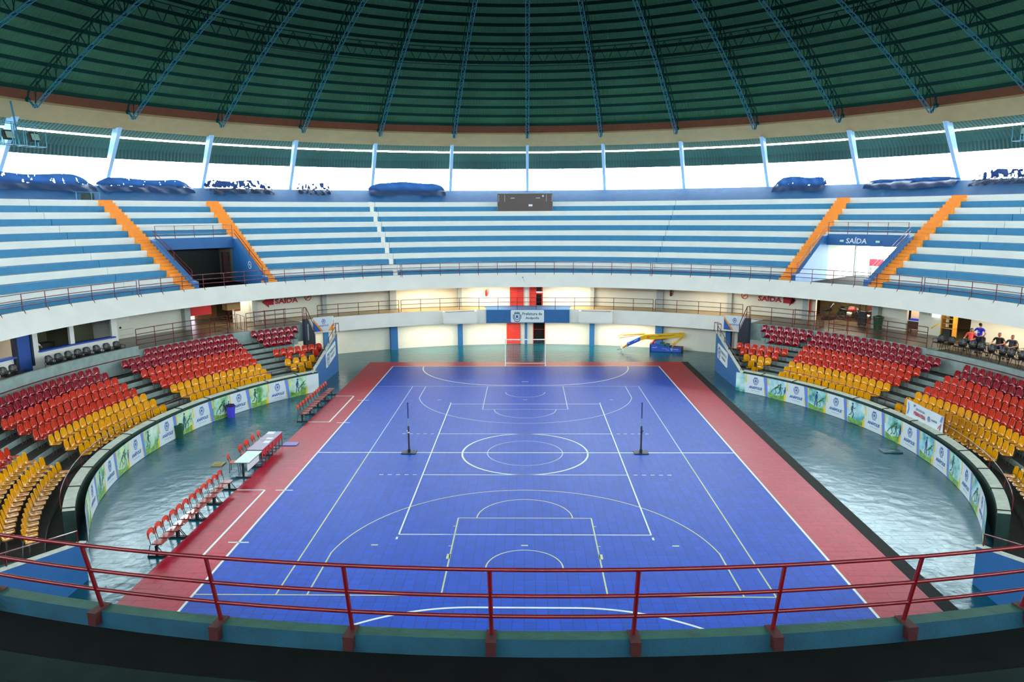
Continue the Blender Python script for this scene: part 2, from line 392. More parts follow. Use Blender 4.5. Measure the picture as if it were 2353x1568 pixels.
b = MB(); wall_ring(b, 29.6, .2, 36.9, 140, 0, 5.62, [(46.2, 54.2, 3.3, 5.62), (59.0, 60.6, 3.3, 5.3), (64.3, 92, 3.3, 5.62)]); struct('wall_right', b, M_CREAM)
b = MB(); wall_ring(b, 35.42, .3, -180, 180, 0, 12.35, [(46.6, 57.1, 6.4, 8.95)]); struct('wall_outer', b, mat('dim_plaster', '#6b6a5c', .9, var=.2))  # outer wall ring, added to keep daylight to the clerestory and exit
# upper deck: slanted white fascia, curb, walkway slab
b = MB()
b.rev([(24.95, 5.5), (25.63, 6.6), (25.80, 6.6), (25.80, 6.38), (35.4, 6.38), (35.4, 6.15), (25.6, 5.62)], 0, 360, 240, mi=[0, 1, 2, 3, 3, 4, 4])
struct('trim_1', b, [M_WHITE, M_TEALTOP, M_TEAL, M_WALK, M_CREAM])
# top wall of the upper stand, up to the clerestory sill
b = MB(); b.rev([(35.1, 12.4), (36.6, 13.5), (37.6, 13.55), (37.9, 13.55), (37.9, 12.3)], 0, 360, 180); struct('wall_top', b, mat('sill_wall_blue', '#0a5a92', .6, var=.15, vscale=1.5))
# ring beam and brown parapet
b = MB(); b.rev([(33.75, 18.35), (35.2, 17.42), (35.6, 17.6), (35.2, 19.9), (33.95, 19.75), (33.9, 18.5)], 0, 360, 180, mi=[0, 0, 0, 0, 1, 0]); struct('trim_2', b, [M_BEIGE, M_BRICK])
# eaves outside the beam (corrugated, letting some daylight through)
def corrugated(name, hexc, freq, transl, dark=.55, radial=True):
    m = mat(name, hexc, .6, transl=transl); nt = m.node_tree; N = nt.nodes.new; L = nt.links.new; b = nt.nodes['Principled BSDF']
    tc = N('ShaderNodeTexCoord'); sx = N('ShaderNodeSeparateXYZ'); L(tc.outputs['Object'], sx.inputs[0])
    sub = N('ShaderNodeMath'); sub.operation = 'SUBTRACT'; L(sx.outputs[0], sub.inputs[0]); sub.inputs[1].default_value = OX
    at = N('ShaderNodeMath'); at.operation = 'ARCTAN2'; L(sub.outputs[0], at.inputs[0]); L(sx.outputs[1], at.inputs[1])
    ml = N('ShaderNodeMath'); ml.operation = 'MULTIPLY'; L(at.outputs[0], ml.inputs[0]); ml.inputs[1].default_value = freq
    si = N('ShaderNodeMath'); si.operation = 'SINE'; L(ml.outputs[0], si.inputs[0])
    bp = N('ShaderNodeBump'); bp.inputs['Strength'].default_value = .6; bp.inputs['Distance'].default_value = .03; L(si.outputs[0], bp.inputs['Height']); L(bp.outputs[0], b.inputs['Normal'])
    n = N('ShaderNodeTexNoise'); n.inputs['Scale'].default_value = .35; n.inputs['Detail'].default_value = 5; L(tc.outputs['Object'], n.inputs['Vector'])
    c = lin(hexc); r = N('ShaderNodeValToRGB'); r.color_ramp.elements[0].position = .3; r.color_ramp.elements[1].position = .75
    r.color_ramp.elements[0].color = (*[x*dark for x in c], 1); r.color_ramp.elements[1].color = (*c, 1); L(n.outputs[0], r.inputs[0]); L(r.outputs[0], b.inputs['Base Color'])
    return m
M_ROOF = corrugated('green_roof_sheet', '#30664a', 900, .0035)
M_EAVE = corrugated('green_eave_sheet', '#0e3d33', 900, .01)
b = MB(); b.rev([(35.4, 17.5), (36.5, 17.05)], 0, 360, 180, closed=False); b.rev([(36.55, 16.93), (37.2, 16.75), (37.85, 16.25), (38.1, 15.55)], 0, 360, 180, closed=False)
struct('trim_3', b, M_EAVE)
# dome sheeting
zl = lambda R: 27.92-.00923*R*R
ceil = MB(); ceil.rev([(R, zl(R)+1.78) for R in (34.3, 32, 29, 26, 23, 20, 17, 14, 11, 8, 5, 2, .01)], 0, 360, 128, closed=False)
ceil = struct('ceiling', ceil, M_ROOF, smooth=True)
for k in range(26):
    R = 33.5-k; b = MB(); z = zl(R)+1.5
    b.rev([(R-.05, z-.02), (R+.05, z-.02), (R+.05, z+.2), (R-.05, z+.2)], 0, 360, 64 if R > 20 else 48); b.build('purlin', M_DSTEEL, ceil)
# roof trusses
def truss_parts():
    def zz(R): return zl(R)
    lo = MB(); up = MB(); we = MB()
    Rs = [32.9-1.05*i for i in range(0, 29)]
    for s in (-.13, .13):
        lo.tube([(0+s, R, zz(R)) for R in Rs], .035, 4)
        up.tube([(0+s, R+.1, zz(R)+1.2) for R in Rs[:-1]], .04, 4)
    for i, R in enumerate(Rs[:-1]):
        q = Rs[i+1]
        for j in range(3):
            u0 = R+(q-R)*j/3; u1 = R+(q-R)*(j+1)/3; s = .13 if j % 2 else -.13
            lo.tube([(s, u0, zz(u0)), (-s, u1, zz(u1))], .018, 4)
        we.tube([(0, R, zz(R)), (0, (R+q)/2+.1, zz((R+q)/2)+1.2)], .028, 4); we.tube([(0, (R+q)/2+.1, zz((R+q)/2)+1.2), (0, q, zz(q))], .028, 4)
        we.tube([(.13, R, zz(R)), (.13, R+.1, zz(R)+1.2)], .022, 4)
    up.tube([(0, 33.0, zz(32.9)+1.2), (0, 33.35, 18.9), (0, 33.5, 18.5)], .06, 5); we.ball((0, 33.5, 18.45), .16, 8); lo.tube([(0, 32.9, zz(32.9)), (0, 33.5, 18.5)], .07, 5)
    return lo, up, we
rt = thing('roof_truss', '', 'roof truss', (OX, 0, 0), 0, 'steel trusses under the dome')
lo, up, we = truss_parts()
for q in (lo, up, we):
    for i in range(len(q.v)): q.v[i] = q.v[i]+Vector((OX, 0, 0))
lo.build('lower_chord', M_STEEL, rt, label='brighter teal lower chord'); up.build('upper_chord', M_DSTEEL, rt); we.build('web_bracing', M_DSTEEL, rt)  # upper chord: same teal steel, its shadow put into the darker colour
names = {0: 'teal lattice truss running up the dome straight ahead, above the scoreboard'}
for k in range(1, 9):
    for s, sd in ((1, 'right'), (-1, 'left')):
        names[s*k] = 'teal lattice truss under the dome, %s one %s of the middle truss' % (ORD[k-1], sd)
for k in range(-8, 9):
    if k == 0: rt['label'] = names[0]; continue
    dup(rt, (OX, 0, 0), -math.radians(11.25*k), names[k])
b = MB(); R = 24.5
for k in range(-10, 10):
    a0, a1 = 11.25*k, 11.25*(k+1)
    for z in (zl(R), zl(R)+.15): b.tube([P(R, a0, z), P(R, a1, z)], .03, 4)
    b.tube([P(R, a0, zl(R)+1.25), P(R, a1, zl(R)+1.25)], .04, 4)
    A0, A1 = P(R, a0, 0), P(R, a1, 0)
    for j in range(8):
        t0, t1 = j/8, (j+1)/8; z0, z1 = (zl(R)+.1, zl(R)+1.2) if j % 2 == 0 else (zl(R)+1.2, zl(R)+.1)
        q0 = A0.lerp(A1, t0); q1 = A0.lerp(A1, t1); q0.z, q1.z = z0, z1; b.tube([q0, q1], .03, 4)
b.build('ring_truss', M_DSTEEL, label='dark lattice ring tying all the roof trusses together halfway up the dome', cat='truss')
# clerestory columns
M_COLUMN = mat('pale_blue_column', '#9cc3e6', .6)
cn = {0: 'slender white column in the clerestory directly above the scoreboard'}
for k in range(1, 9):
    for s, sd in ((1, 'right'), (-1, 'left')): cn[s*k] = 'leaning pale blue column between the window bays, %s one %s of the scoreboard' % (ORD[k-1], sd)
for k in range(-16, 16):
    ph = 11.25*k; t = P(34.95, ph, 17.5); q = P(37.65, ph, 13.5); tan = Vector((math.cos(math.radians(ph)), -math.sin(math.radians(ph)), 0)); rad = (P(1, ph)-P(0, ph))
    b = MB(); w = .13
    b.box8([q-tan*w-rad*.15, q+tan*w-rad*.15, q+tan*w+rad*.25, q-tan*w+rad*.25, t-tan*w-rad*.25, t+tan*w-rad*.25, t+tan*w+rad*.6, t-tan*w+rad*.6])
    if abs(k) <= 8: b.build('clerestory_column', M_COLUMN, label=cn[k], cat='column', group='columns around the clerestory')
    else: b.build('trim_%d' % (10+k+16), M_COLUMN, kind='structure')

# ================================================================== UPPER STAND
RR = lambda i: 35.1-.677*i
RZ = lambda i: 12.42-.425*i
stand = thing('upper_terrace', 'ring of alternating white and blue concrete terrace rows filling the whole upper tier', 'terrace', P(30, 0, 9))
VOM = [(-57.2, -46.5), (46.5, 57.2)]
for i in range(14):
    b = MB(); zb = RZ(i)-.5 if i < 13 else 6.38
    cuts = [(-140, -66.93), (-66.87, -22.93), (-22.87, 22.07), (22.13, 66.37), (66.43, 140)]
    if i >= 7: cuts = [(-140, -66.93), (-66.87, -57.4), (-46.3, -22.93), (-22.87, 22.07), (22.13, 46.3), (57.4, 66.37), (66.43, 140)]
    Rb = RR(i-1)+.02 if i else 35.35
    for a0, a1 in cuts: b.rev([(RR(i), zb), (RR(i), RZ(i)), (Rb, RZ(i)), (Rb, zb)], a0, a1)
    b.build('bench_row', M_WHITE if i % 2 == 0 else M_BLUE, stand)
def stair(phc, w, mtl, label, name='staircase', sub=2):
    c = P(30, phc, 9); root = None; b = MB(); n = 14*sub-1
    for j in range(n+1):
        R = 35.08-.677/sub*j; z = 12.44-.425/sub*j
        hw = math.degrees(w/2/R); zb = max(z-.6, 6.39)
        if zb >= z: continue
        b.rev([(R-.03, zb), (R-.03, z), (R+.4, z), (R+.4, zb)], phc-hw, phc+hw, 1)
    return b.build(name, mtl, label=label, cat='stairs')
stair(-58.5, 1.0, M_ORANGE, 'orange painted steps climbing the upper terrace, leftmost of the four flights')
stair(-45.4, 1.0, M_ORANGE, 'orange painted steps on the upper terrace right of the dark left tunnel')
stair(44.8, 1.0, M_ORANGE, 'orange painted steps on the upper terrace left of the bright exit tunnel')
stair(58.4, 1.0, M_ORANGE, 'orange painted steps climbing the upper terrace, rightmost of the four flights')
stair(-23.6, .34, M_WHITE, 'narrow flight of small white steps crossing the middle of the upper terrace', sub=1)
for n_, (a0, a1) in enumerate(VOM):
    s = -1 if n_ == 0 else 1
    b = MB()
    for ph, d in ((a0, -1), (a1, 1)):
        dd = math.degrees(.3/28)*d
        prof = [(25.85, 6.38), (30.7, 6.38), (30.7, 9.72), (30.2, 9.6), (26.35, 7.1), (25.85, 7.0)]
        A = [P(R, ph, z) for R, z in prof]; d3 = P(28, ph+dd)-P(28, ph)
        b.prism(A, d3)
    b.build('tunnel_side_wall', M_DBLUE, label='blue sloping side walls of the %s tunnel through the upper terrace' % ('left' if s < 0 else 'right'), cat='wall')
    b = MB(); b.rev([(30.4, 8.95), (30.4, 9.75), (30.75, 9.75), (30.75, 8.95)], a0, a1, 6)
    root = b.build('tunnel_lintel', M_DBLUE, label='blue concrete beam over the %s tunnel mouth' % ('dark left' if s < 0 else 'bright right'), cat='beam')
    b = MB(); b.rev([(30.75, 8.95), (35.4, 8.95), (35.4, 9.1), (30.75, 9.1)], a0, a1, 6); struct('ceiling_%d' % (n_+1), b, M_CREAM if s > 0 else M_DARK)  # left tunnel's darkness is put into its black ceiling and dim walls
    b = MB()
    for ph in (a0, a1):
        dd = .5 if ph == a1 else -.5; b.rev([(30.7, 6.38), (30.7, 8.95), (35.4, 8.95), (35.4, 6.38)], min(ph, ph+dd), max(ph, ph+dd), 1)
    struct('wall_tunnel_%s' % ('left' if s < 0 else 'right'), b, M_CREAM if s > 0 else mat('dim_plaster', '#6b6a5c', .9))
    # guard rail over the lintel and down both cheeks
    g = thing('guard_rail', 'dark red guard rail round the %s tunnel opening of the upper terrace' % ('left' if s < 0 else 'right'), 'railing', P(30.5, (a0+a1)/2, 9.75), 0, 'guard rails round the tunnels')
    b = MB(); R = 30.5; n = 4
    for z in (10.62, 10.3, 10.02): b.tube([P(R, a0+(a1-a0)*i/8, z) for i in range(9)], .02, 5)
    b.build('rail', M_RED, g)
    for i in range(n+1):
        b = MB(); ph = a0+(a1-a0)*i/n; b.tube([P(R, ph, 9.72), P(R, ph, 10.62)], .022, 5); b.build('post', M_RED, g)
    for ph in (a0-.3, a1+.3):
        b = MB(); b.tube([P(30.5, ph, 10.3), P(26.3, ph, 7.75)], .02, 5); b.tube([P(30.5, ph, 10.02), P(26.3, ph, 7.45)], .02, 5); b.tube([P(26.3, ph, 7.05), P(26.3, ph, 7.75)], .022, 5); b.tube([P(28.2, ph, 8.3), P(28.2, ph, 8.95)], .02, 5)
        b.build('sloping_rail', M_RED, g)
# left tunnel: black backing added to keep it dark, a work light; right tunnel: glazed screen with red sign
b = MB(); b.rev([(33.0, 6.38), (33.0, 8.95), (33.1, 8.95), (33.1, 6.38)], -57.2, -46.5, 6); b.build('dark_backing', mat('black_backing', '#121c1b', .7, bump=.5, bscale=2), label='black backing added to close the dark left tunnel', cat='backing')
b = MB(); b.rev([(31.0, 6.4), (31.0, 8.6), (31.3, 8.6), (31.3, 6.4)], -47.6, -46.9, 1); b.build('door_leaf', mat('maroon', '#3a1216', .6), label='maroon door at the right end of the dark left tunnel', cat='door')
b = MB(); b.lathe(P(31.5, -55.2, 6.4), [(.05, 0), (.04, 1.1)], 8); b.ball(P(31.5, -55.2, 7.75), .14, 8, 1); b.build('work_light', [M_FRAME, mat('lamp_glow', '#e8d8ff', .4, emit=12)], label='small glowing lamp standing in the left tunnel', cat='lamp')
lamp('tunnel_lamp_light', 'POINT', P(31.2, -55.2, 7.75), 25, (.9, .8, 1), shadow_soft_size=.15)
sc = thing('glazed_screen', 'steel framed glass screen with rounded corners closing the bright right tunnel', 'screen', P(34.6, 51.8, 6.4))
fn = lambda u, v: P(34.6, u, v)
b = MB()
for z in (6.5, 7.55, 8.85): b.tube([fn(47.3+i*.7, z) for i in range(10)], .03, 5)
for u in (47.3, 49.0, 50.7, 53.6): b.tube([fn(u, 6.45), fn(u, 8.9)], .03, 5)
b.build('frame', mat('steel_blue_frame', '#4d7fa8', .5), sc)
b = MB(); b.quad(fn(47.3, 6.5), fn(53.6, 6.5), fn(53.6, 8.85), fn(47.3, 8.85)); g = bpy.data.materials.new('clear_glass'); g.use_nodes = True
gb = g.node_tree.nodes['Principled BSDF']; gb.inputs['Transmission Weight'].default_value = 1; gb.inputs['Roughness'].default_value = .02; gb.inputs['Base Color'].default_value = (.9, .97, 1, 1); gb.inputs['IOR'].default_value = 1.05
b.build('glass', g, sc)
b = MB(); b.rev([(34.3, 7.28), (34.3, 7.82), (34.42, 7.82), (34.42, 7.28)], 49.2, 50.9, 2); b.build('red_panel', mat('sign_red', '#b8283c', .5), sc, label='red oblong panel with white surround')
b = MB()
def rrect(u0, u1, v0, v1, ru, rv, n=5):
    o = []
    for cx, cy, a0 in ((u1-ru, v1-rv, 0), (u0+ru, v1-rv, 90), (u0+ru, v0+rv, 180), (u1-ru, v0+rv, 270)):
        for i in range(n+1):
            t = math.radians(a0+90*i/n); o.append((cx+ru*math.cos(t), cy+rv*math.sin(t)))
    return o
for k, (e, r_) in enumerate(((0, .03), (.22, .02))):
    b.tube([P(34.28, u, v) for u, v in rrect(48.95-e, 51.15+e, 7.15-e*.5, 7.95+e*.5, .5, .3)], r_, 5, closed=True)
b.build('oval_frame', MATS['steel_blue_frame'], sc)
# lettering over the bright tunnel
b = MB(); put_text(b, 'SAÍDA', cylfn(30.36, 50.5), -.72, 9.1, 1.5, .46, shear=.1); b.build('exit_lettering', M_SIGNW, label='white hand painted SAÍDA lettering on the beam over the bright tunnel', cat='lettering')
for ph, lb in ((48.6, 'left'), (53.5, 'right')):
    b = MB(); q = P(30.33, ph, 9.2); b.obox(q, .28, .06, .14, face_in(ph)); b.build('emergency_light', mat('pale_green_plastic', '#bfe8cf', .4), label='small pale green emergency light %s of the SAÍDA lettering' % lb, cat='light')
def prohibition(fn, label, m, name='no_smoking_sign', s=.3):
    b = MB(); put_ring(b, 0, 0, s, s, s*.2, fn, 0, 28); put_stroke(b, [(-s*.6, -s*.6), (s*.6, s*.6)], s*.18, fn, 0)
    put_stroke(b, [(-s*.45, s*.1), (s*.45, s*.1)], s*.16, fn, 0)
    return b.build(name, m, label=label, cat='sign')
def cheekfn(R0, z0): return lambda u, v: P(R0+u, -46.5, z0+v)+(P(28, -46.56)-P(28, -46.5))
prohibition(cheekfn(27.9, 7.75), 'round white prohibition sign painted on the blue cheek of the left tunnel', M_SIGNW, s=.28)
# scoreboard hung over the top two rows
sb = thing('scoreboard', 'switched off dark brown electronic scoreboard mounted above the middle of the terrace', 'scoreboard', P(34.0, -.35, 11.4))
b = MB(); A = P(34.2, -4.6); B = P(34.2, 3.85); d = (B-A).normalized(); n_ = Vector((-d.y, d.x, 0))
fnS = lambda u, v, o=0.: A+d*u+n_*-o+Vector((0, 0, v)); Ls = (B-A).length
b.box8([fnS(0, 11.4, .15), fnS(Ls, 11.4, .15), fnS(Ls, 11.4, -.1), fnS(0, 11.4, -.1), fnS(0, 13.15, .15), fnS(Ls, 13.15, .15), fnS(Ls, 13.15, -.1), fnS(0, 13.15, -.1)])
b.build('cabinet', mat('scoreboard_brown', '#3a2622', .35), sb)
b = MB(); b.tube([fnS(0, 11.38, .17), fnS(Ls, 11.38, .17), fnS(Ls, 13.17, .17), fnS(0, 13.17, .17)], .03, 4, closed=True); b.build('edge_frame', mat('pale_frame', '#9fc0c4', .5), sb)
b = MB()
f2 = lambda u, v: fnS(u, v, .165)
put_poly(b, [(2.85, 12.0), (3.2, 12.0), (3.2, 12.18), (2.85, 12.18)], f2)
for u in (1.2, 3.5): put_poly(b, [(u, 12.72), (u+.38, 12.72), (u+.38, 12.76), (u, 12.76)], f2)
put_poly(b, [(4.1, 12.85), (4.22, 12.85), (4.22, 13.0), (4.1, 13.0)], f2)
for u in (.1, .65, 4.45, 4.95):
    for k in range(7): put_poly(b, [(u, 12.45+k*.09), (u+.04, 12.45+k*.09), (u+.04, 12.49+k*.09), (u, 12.49+k*.09)], f2)
b.build('markings', M_SIGNW, sb)
# tarpaulins draped over the sill
def tarp_mat(name, hexc, holes):
    m = mat(name, hexc, .6, transl=.15)
    nt = m.node_tree; N = nt.nodes.new; L = nt.links.new
    if holes:
        out = nt.nodes['Material Output']; src = out.inputs[0].links[0].from_socket
        tc = N('ShaderNodeTexCoord'); mp = N('ShaderNodeMapping'); mp.inputs['Scale'].default_value = (1, 1, .45); n = N('ShaderNodeTexNoise'); n.inputs['Scale'].default_value = 3.6; n.inputs['Detail'].default_value = 3
        L(tc.outputs['Object'], mp.inputs[0]); L(mp.outputs[0], n.inputs['Vector'])
        g = N('ShaderNodeMath'); g.operation = 'GREATER_THAN'; L(n.outputs[0], g.inputs[0]); g.inputs[1].default_value = holes
        t = N('ShaderNodeBsdfTransparent'); mx = N('ShaderNodeMixShader'); L(g.outputs[0], mx.inputs[0]); L(src, mx.inputs[1]); L(t.outputs[0], mx.inputs[2]); L(mx.outputs[0], out.inputs[0])
    return m
TB = tarp_mat('tarp_blue', '#143a68', 0); TN = tarp_mat('tarp_torn', '#0e2448', .53); TS = tarp_mat('tarp_pinholes', '#143a68', .68)
tl = [(-70, -58.6, 13.95, TS, 'blue pinholed tarpaulin bunched over the sill, leftmost of the tarpaulins', 1), (-58.0, -47.0, 13.85, TS, 'blue torn tarpaulin over the sill above the left dark tunnel', 2),
      (-45.4, -36.6, 13.95, TN, 'shredded dark blue netting over the sill right of the left orange stairs', 3), (-33.3, -28.6, 13.85, TN, 'short shredded netting over the sill, last torn piece before the middle', 4),
      (-23.3, -12.2, 14.0, TB, 'smooth blue tarpaulin sagging over the sill just left of the scoreboard', 5),
      (35.0, 41.6, 14.0, TS, 'blue torn tarpaulin over the sill just right of the middle bays', 6), (46.5, 57.0, 13.6, TB, 'low blue tarpaulin draped along the sill above the bright tunnel', 7), (58.6, 72, 13.95, TN, 'shredded dark netting over the sill, rightmost of the tarpaulins', 8)]
for a0, a1, zt, mt, lb, sd in tl:
    rnd = random.Random(sd); b = MB(); n = 40; ph_ = [rnd.uniform(0, 6) for _ in range(4)]
    rows = []
    for j in range(7):
        row = []
        for i in range(n+1):
            t = i/n; e = min(1, min(t, 1-t)*7); top = 13.6+(zt+.22-13.6)*(e**.5)*(1+.12*math.sin(9*t+ph_[0])); bot = 13.05+.06*math.sin(7*t+ph_[1])
            z = bot+(top-bot)*j/6; R = (36.95 if z > 13.55 else 36.6-(13.55-z)*1.36)-.12-.1*math.sin(PI*j/6)-.06*math.sin(31*t+j+ph_[2])
            row.append(P(R, a0+(a1-a0)*t, z))
        rows.append(row)
    base = len(b.v)
    for r_ in rows: b.v += r_
    for j in range(6):
        for i in range(n): b.f.append((base+j*(n+1)+i, base+j*(n+1)+i+1, base+(j+1)*(n+1)+i+1, base+(j+1)*(n+1)+i)); b.m.append(0)
    b.build('tarpaulin', mt, smooth=True, label=lb, cat='tarpaulin')
# broken box frame standing on the top row at the far left
b = MB()
for ph in (-61.9, -60.2, -59.3): b.tube([P(34.9, ph, 12.42), P(34.9, ph, 12.95)], .03, 4)
b.tube([P(34.9, -62.2, 12.95), P(34.9, -59.3, 12.95)], .03, 4); b.rev([(35.0, 12.45), (35.0, 12.85), (35.05, 12.85), (35.05, 12.45)], -61.3, -59.8, 1, mi=[1]*4)
b.build('broken_cabinet', [M_STEEL, mat('rust_panel', '#3c4a44', .8, var=.4)], label='small broken metal cabinet on the top row left of the leftmost orange stairs', cat='cabinet')
# floodlight cages under the beam
def flood(ph, lb):
    t = thing('floodlight_cage', lb, 'floodlight', P(33.2, ph, 15.6)); b = MB()
    a0, a1 = ph-3.4, ph+2.6
    for z in (15.6, 16.9):
        for R in (32.9, 33.7): b.tube([P(R, a0, z), P(R, a1, z)], .03, 4)
    for i in range(6):
        u = a0+(a1-a0)*i/5
        for R in (32.9, 33.7): b.tube([P(R, u, 15.6), P(R, u, 16.9)], .025, 4)
        b.tube([P(32.9, u, 15.6), P(33.7, u, 15.6)], .025, 4)
    for u in (a0+.8, a1-2.2): b.tube([P(33.5, u, 15.6), P(33.9, u, 18.4)], .05, 4)
    b.build('cage', M_STEEL, t)
    for u in (a0+1.0, a0+2.5, a0+5.2):
        b = MB(); b.obox(P(33.3, u, 15.95), .55, .3, .5, face_in(u), 0, .35); b.obox(P(33.12, u, 16.0), .46, .04, .4, face_in(u), 1, .35); b.build('lamp_head', [M_DCONC, mat('lamp_glass', '#8fae9f', .15)], t)
flood(-69.3, 'steel cage of floodlights hanging below the ring beam at far left')
flood(69.0, 'steel cage of floodlights hanging below the ring beam at far right')
# ================================================================== GALLERY OVER THE FAR END
b = MB()
for a0, a1 in ((-40.3, -7.4), (7.4, 40.3)): b.rev([(27.1, 2.3), (27.1, 3.44), (29.6, 3.4), (29.6, 2.5)], a0, a1, mi=[0, 2, 0, 0])
A, B_ = P(26.95, -7.4), P(26.95, 7.4); C_, D_ = P(29.5, 7.4), P(29.5, -7.4)
b.box8([A+Vector((0, 0, 2.3)), B_+Vector((0, 0, 2.3)), C_+Vector((0, 0, 2.3)), D_+Vector((0, 0, 2.3)), A+Vector((0, 0, 3.42)), B_+Vector((0, 0, 3.42)), C_+Vector((0, 0, 3.4)), D_+Vector((0, 0, 3.4))], 1)
struct('trim_4', b, [M_WHITE, M_DBLUE, M_TAN])
for a0, a1, sd in ((-15.2, -9.2, 'left'), (9.2, 15.2, 'right')):
    b = MB(); A, B_ = P(26.35, a0), P(26.35, a1); C_, D_ = P(27.12, a1), P(27.12, a0); Z = lambda q, z: q+Vector((0, 0, z))
    t = thing('planter_box', 'white concrete planter box built onto the gallery front, %s of the blue panel' % sd, 'planter', Z(P(26.7, (a0+a1)/2), 2.4))
    for (q0, q1) in ((A, B_), (B_, C_), (C_, D_), (D_, A)):
        b.box8([Z(q0, 2.4), Z(q1, 2.4), Z(q1.lerp(P(26.75, (a0+a1)/2), .12), 2.4), Z(q0.lerp(P(26.75, (a0+a1)/2), .12), 2.4), Z(q0, 3.38), Z(q1, 3.38), Z(q1.lerp(P(26.75, (a0+a1)/2), .12), 3.38), Z(q0.lerp(P(26.75, (a0+a1)/2), .12), 3.38)])
    b.box8([Z(A, 2.38), Z(B_, 2.38), Z(C_, 2.38), Z(D_, 2.38), Z(A, 2.45), Z(B_, 2.45), Z(C_, 2.45), Z(D_, 2.45)]); b.build('box', M_WHITE, t)
    b = MB(); q = [x.lerp(P(26.75, (a0+a1)/2), .1) for x in (A, B_, C_, D_)]; b.box8([Z(x, 3.1) for x in q]+[Z(x, 3.33) for x in q]); b.build('soil', mat('soil', '#6b4a2c', .95, var=.4, vscale=9, bump=.8), t)
# town hall sign on the blue panel
def sign_prefeitura(fn, w, h, label, name='town_hall_sign', two=False):
    t = thing(name, label, 'sign', fn(w/2, 0)); b = MB()
    pts = rrect(0, w, 0, h, .1*h, .1*h); n0 = len(pts); front = [fn(u, v, .06) for u, v in pts]; back = [fn(u, v, 0) for u, v in pts]
    b.poly(front)
    for i in range(n0): b.quad(back[i], back[(i+1) % n0], front[(i+1) % n0], front[i])
    b.build('board', M_SIGNW, t)
    f3 = lambda u, v: fn(u, v, .065); b = MB()
    put_text(b, 'Prefeitura de', f3, w*.35, h*.58, w*.59, h*.24); put_text(b, 'Anápolis', f3, w*.44, h*.2, w*.41, h*.27); b.build('lettering', M_SIGNT, t)
    b = MB(); crest(b, w*.19, h*.5, h*.72, f3, 0, 1); b.build('coat_of_arms', [M_SIGNT, M_SIGNB], t)
    return t
xa = P(26.95, -7.4)
sign_prefeitura(lambda u, v, o=0.: Vector((-1.22+u, xa.y-.01-o, 2.36+v)), 2.78, 1.04, 'white town hall sign reading Prefeitura de Anápolis on the blue gallery panel')
# gallery railing, three lengths
M_SRED = mat('sign_paint_red', '#b8142c', .6)
M_BLOCK = mat('anchor_rust', '#3a0a0c', .7, var=.3, vscale=10)
def rail_ring(name, label, a0, a1, step, zs, R, ztop, zbase, r=.022, group=None, block=False, Rf=None, stub=0.):
    t = thing(name, label, 'railing', P(R, (a0+a1)/2, zbase), 0, group)
    Rf = Rf or (lambda ph, z: R); n = max(1, round(abs(a1-a0)/step))
    for z in zs:
        b = MB(); m = n*3; b.tube([P(Rf(a0+(a1-a0)*i/m, z), a0+(a1-a0)*i/m, z) for i in range(m+1)], r, 6); b.build('rail', M_RED, t, smooth=True)
    for i in range(n+1):
        ph = a0+(a1-a0)*i/n; b = MB(); b.tube([P(Rf(ph, zbase), ph, zbase), P(Rf(ph, ztop), ph, ztop)], r*1.05, 6)
        if stub: b.tube([P(Rf(ph, zbase)-.08, ph, zbase+.02), P(Rf(ph, zbase)-.17, ph, zbase-stub)], r*1.1, 5)
        if block:
            b.obox(P(25.77, ph, 6.6), .12, .26, .02, face_in(ph), 1); b.obox(P(25.85, ph, 6.45), .11, .1, .15, face_in(ph), 1)
        b.build('post', [M_RED, M_BLOCK], t)
    return t
zs = (4.42, 4.05, 3.72)
rf = lambda ph, z: 26.9 if abs(ph) < 7.5 else (27.3 if abs(ph) > 11 else 26.9+.4*(abs(ph)-7.5)/3.5)
rail_ring('gallery_railing', 'dark red railing on the far gallery, left length ending at the stairs', -36.6, -22.7, 3.4, zs, 27.3, 4.42, 3.42, Rf=rf, group='railings on the far gallery')
rail_ring('gallery_railing', 'dark red railing on the far gallery, long middle length above the town hall sign', -22.3, 21.9, 3.4, zs, 27.0, 4.42, 3.42, Rf=rf, group='railings on the far gallery')
rail_ring('gallery_railing', 'dark red railing on the far gallery, right length ending at the stairs', 22.3, 36.9, 3.4, zs, 27.3, 4.42, 3.42, Rf=rf, group='railings on the far gallery')
# upper tier railings
for a0, a1, lb in ((-111.7, -67.2, 'length at the far left'), (-66.8, -23.0, 'length below the left tunnel'), (-22.75, 22.05, 'middle length below the scoreboard'), (22.35, 66.2, 'length below the bright tunnel'), (66.6, 111.3, 'length at the far right')):
    rail_ring('terrace_railing', 'dark red three bar railing on the white upper parapet, '+lb, a0, a1, 3.44, (7.47, 7.15, 6.87), 25.7, 7.47, 6.6, group='railings on the upper parapet', stub=.22)
near = lambda ph, z: 25.72+.2*(z-6.6)/.9
rail_ring('terrace_railing', 'near dark red pipe railing crossing the bottom of the view on the teal curb', 177.6-3.57*5, 177.6+3.57*6, 3.57, (7.5, 7.15, 6.87), 25.7, 7.5, 6.6, Rf=near, group='railings on the upper parapet', block=True, r=.025)
# near walkway steps below the viewer
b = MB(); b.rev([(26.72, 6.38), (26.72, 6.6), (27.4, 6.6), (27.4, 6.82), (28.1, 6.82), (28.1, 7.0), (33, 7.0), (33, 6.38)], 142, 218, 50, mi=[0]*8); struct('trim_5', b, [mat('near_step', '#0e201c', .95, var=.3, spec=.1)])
# small junction box with a dangling wire on the parapet front
b = MB(); b.ball(P(25.38, -.9, 6.25), .05, 6); b.tube([P(25.36, -.9, 6.2), P(25.2, -.6, 5.9), P(25.0, -.3, 5.55)], .008, 4); b.build('hanging_wire', M_SIGNB, label='thin wire dangling from a small eyelet on the white parapet above the red doors', cat='wire')
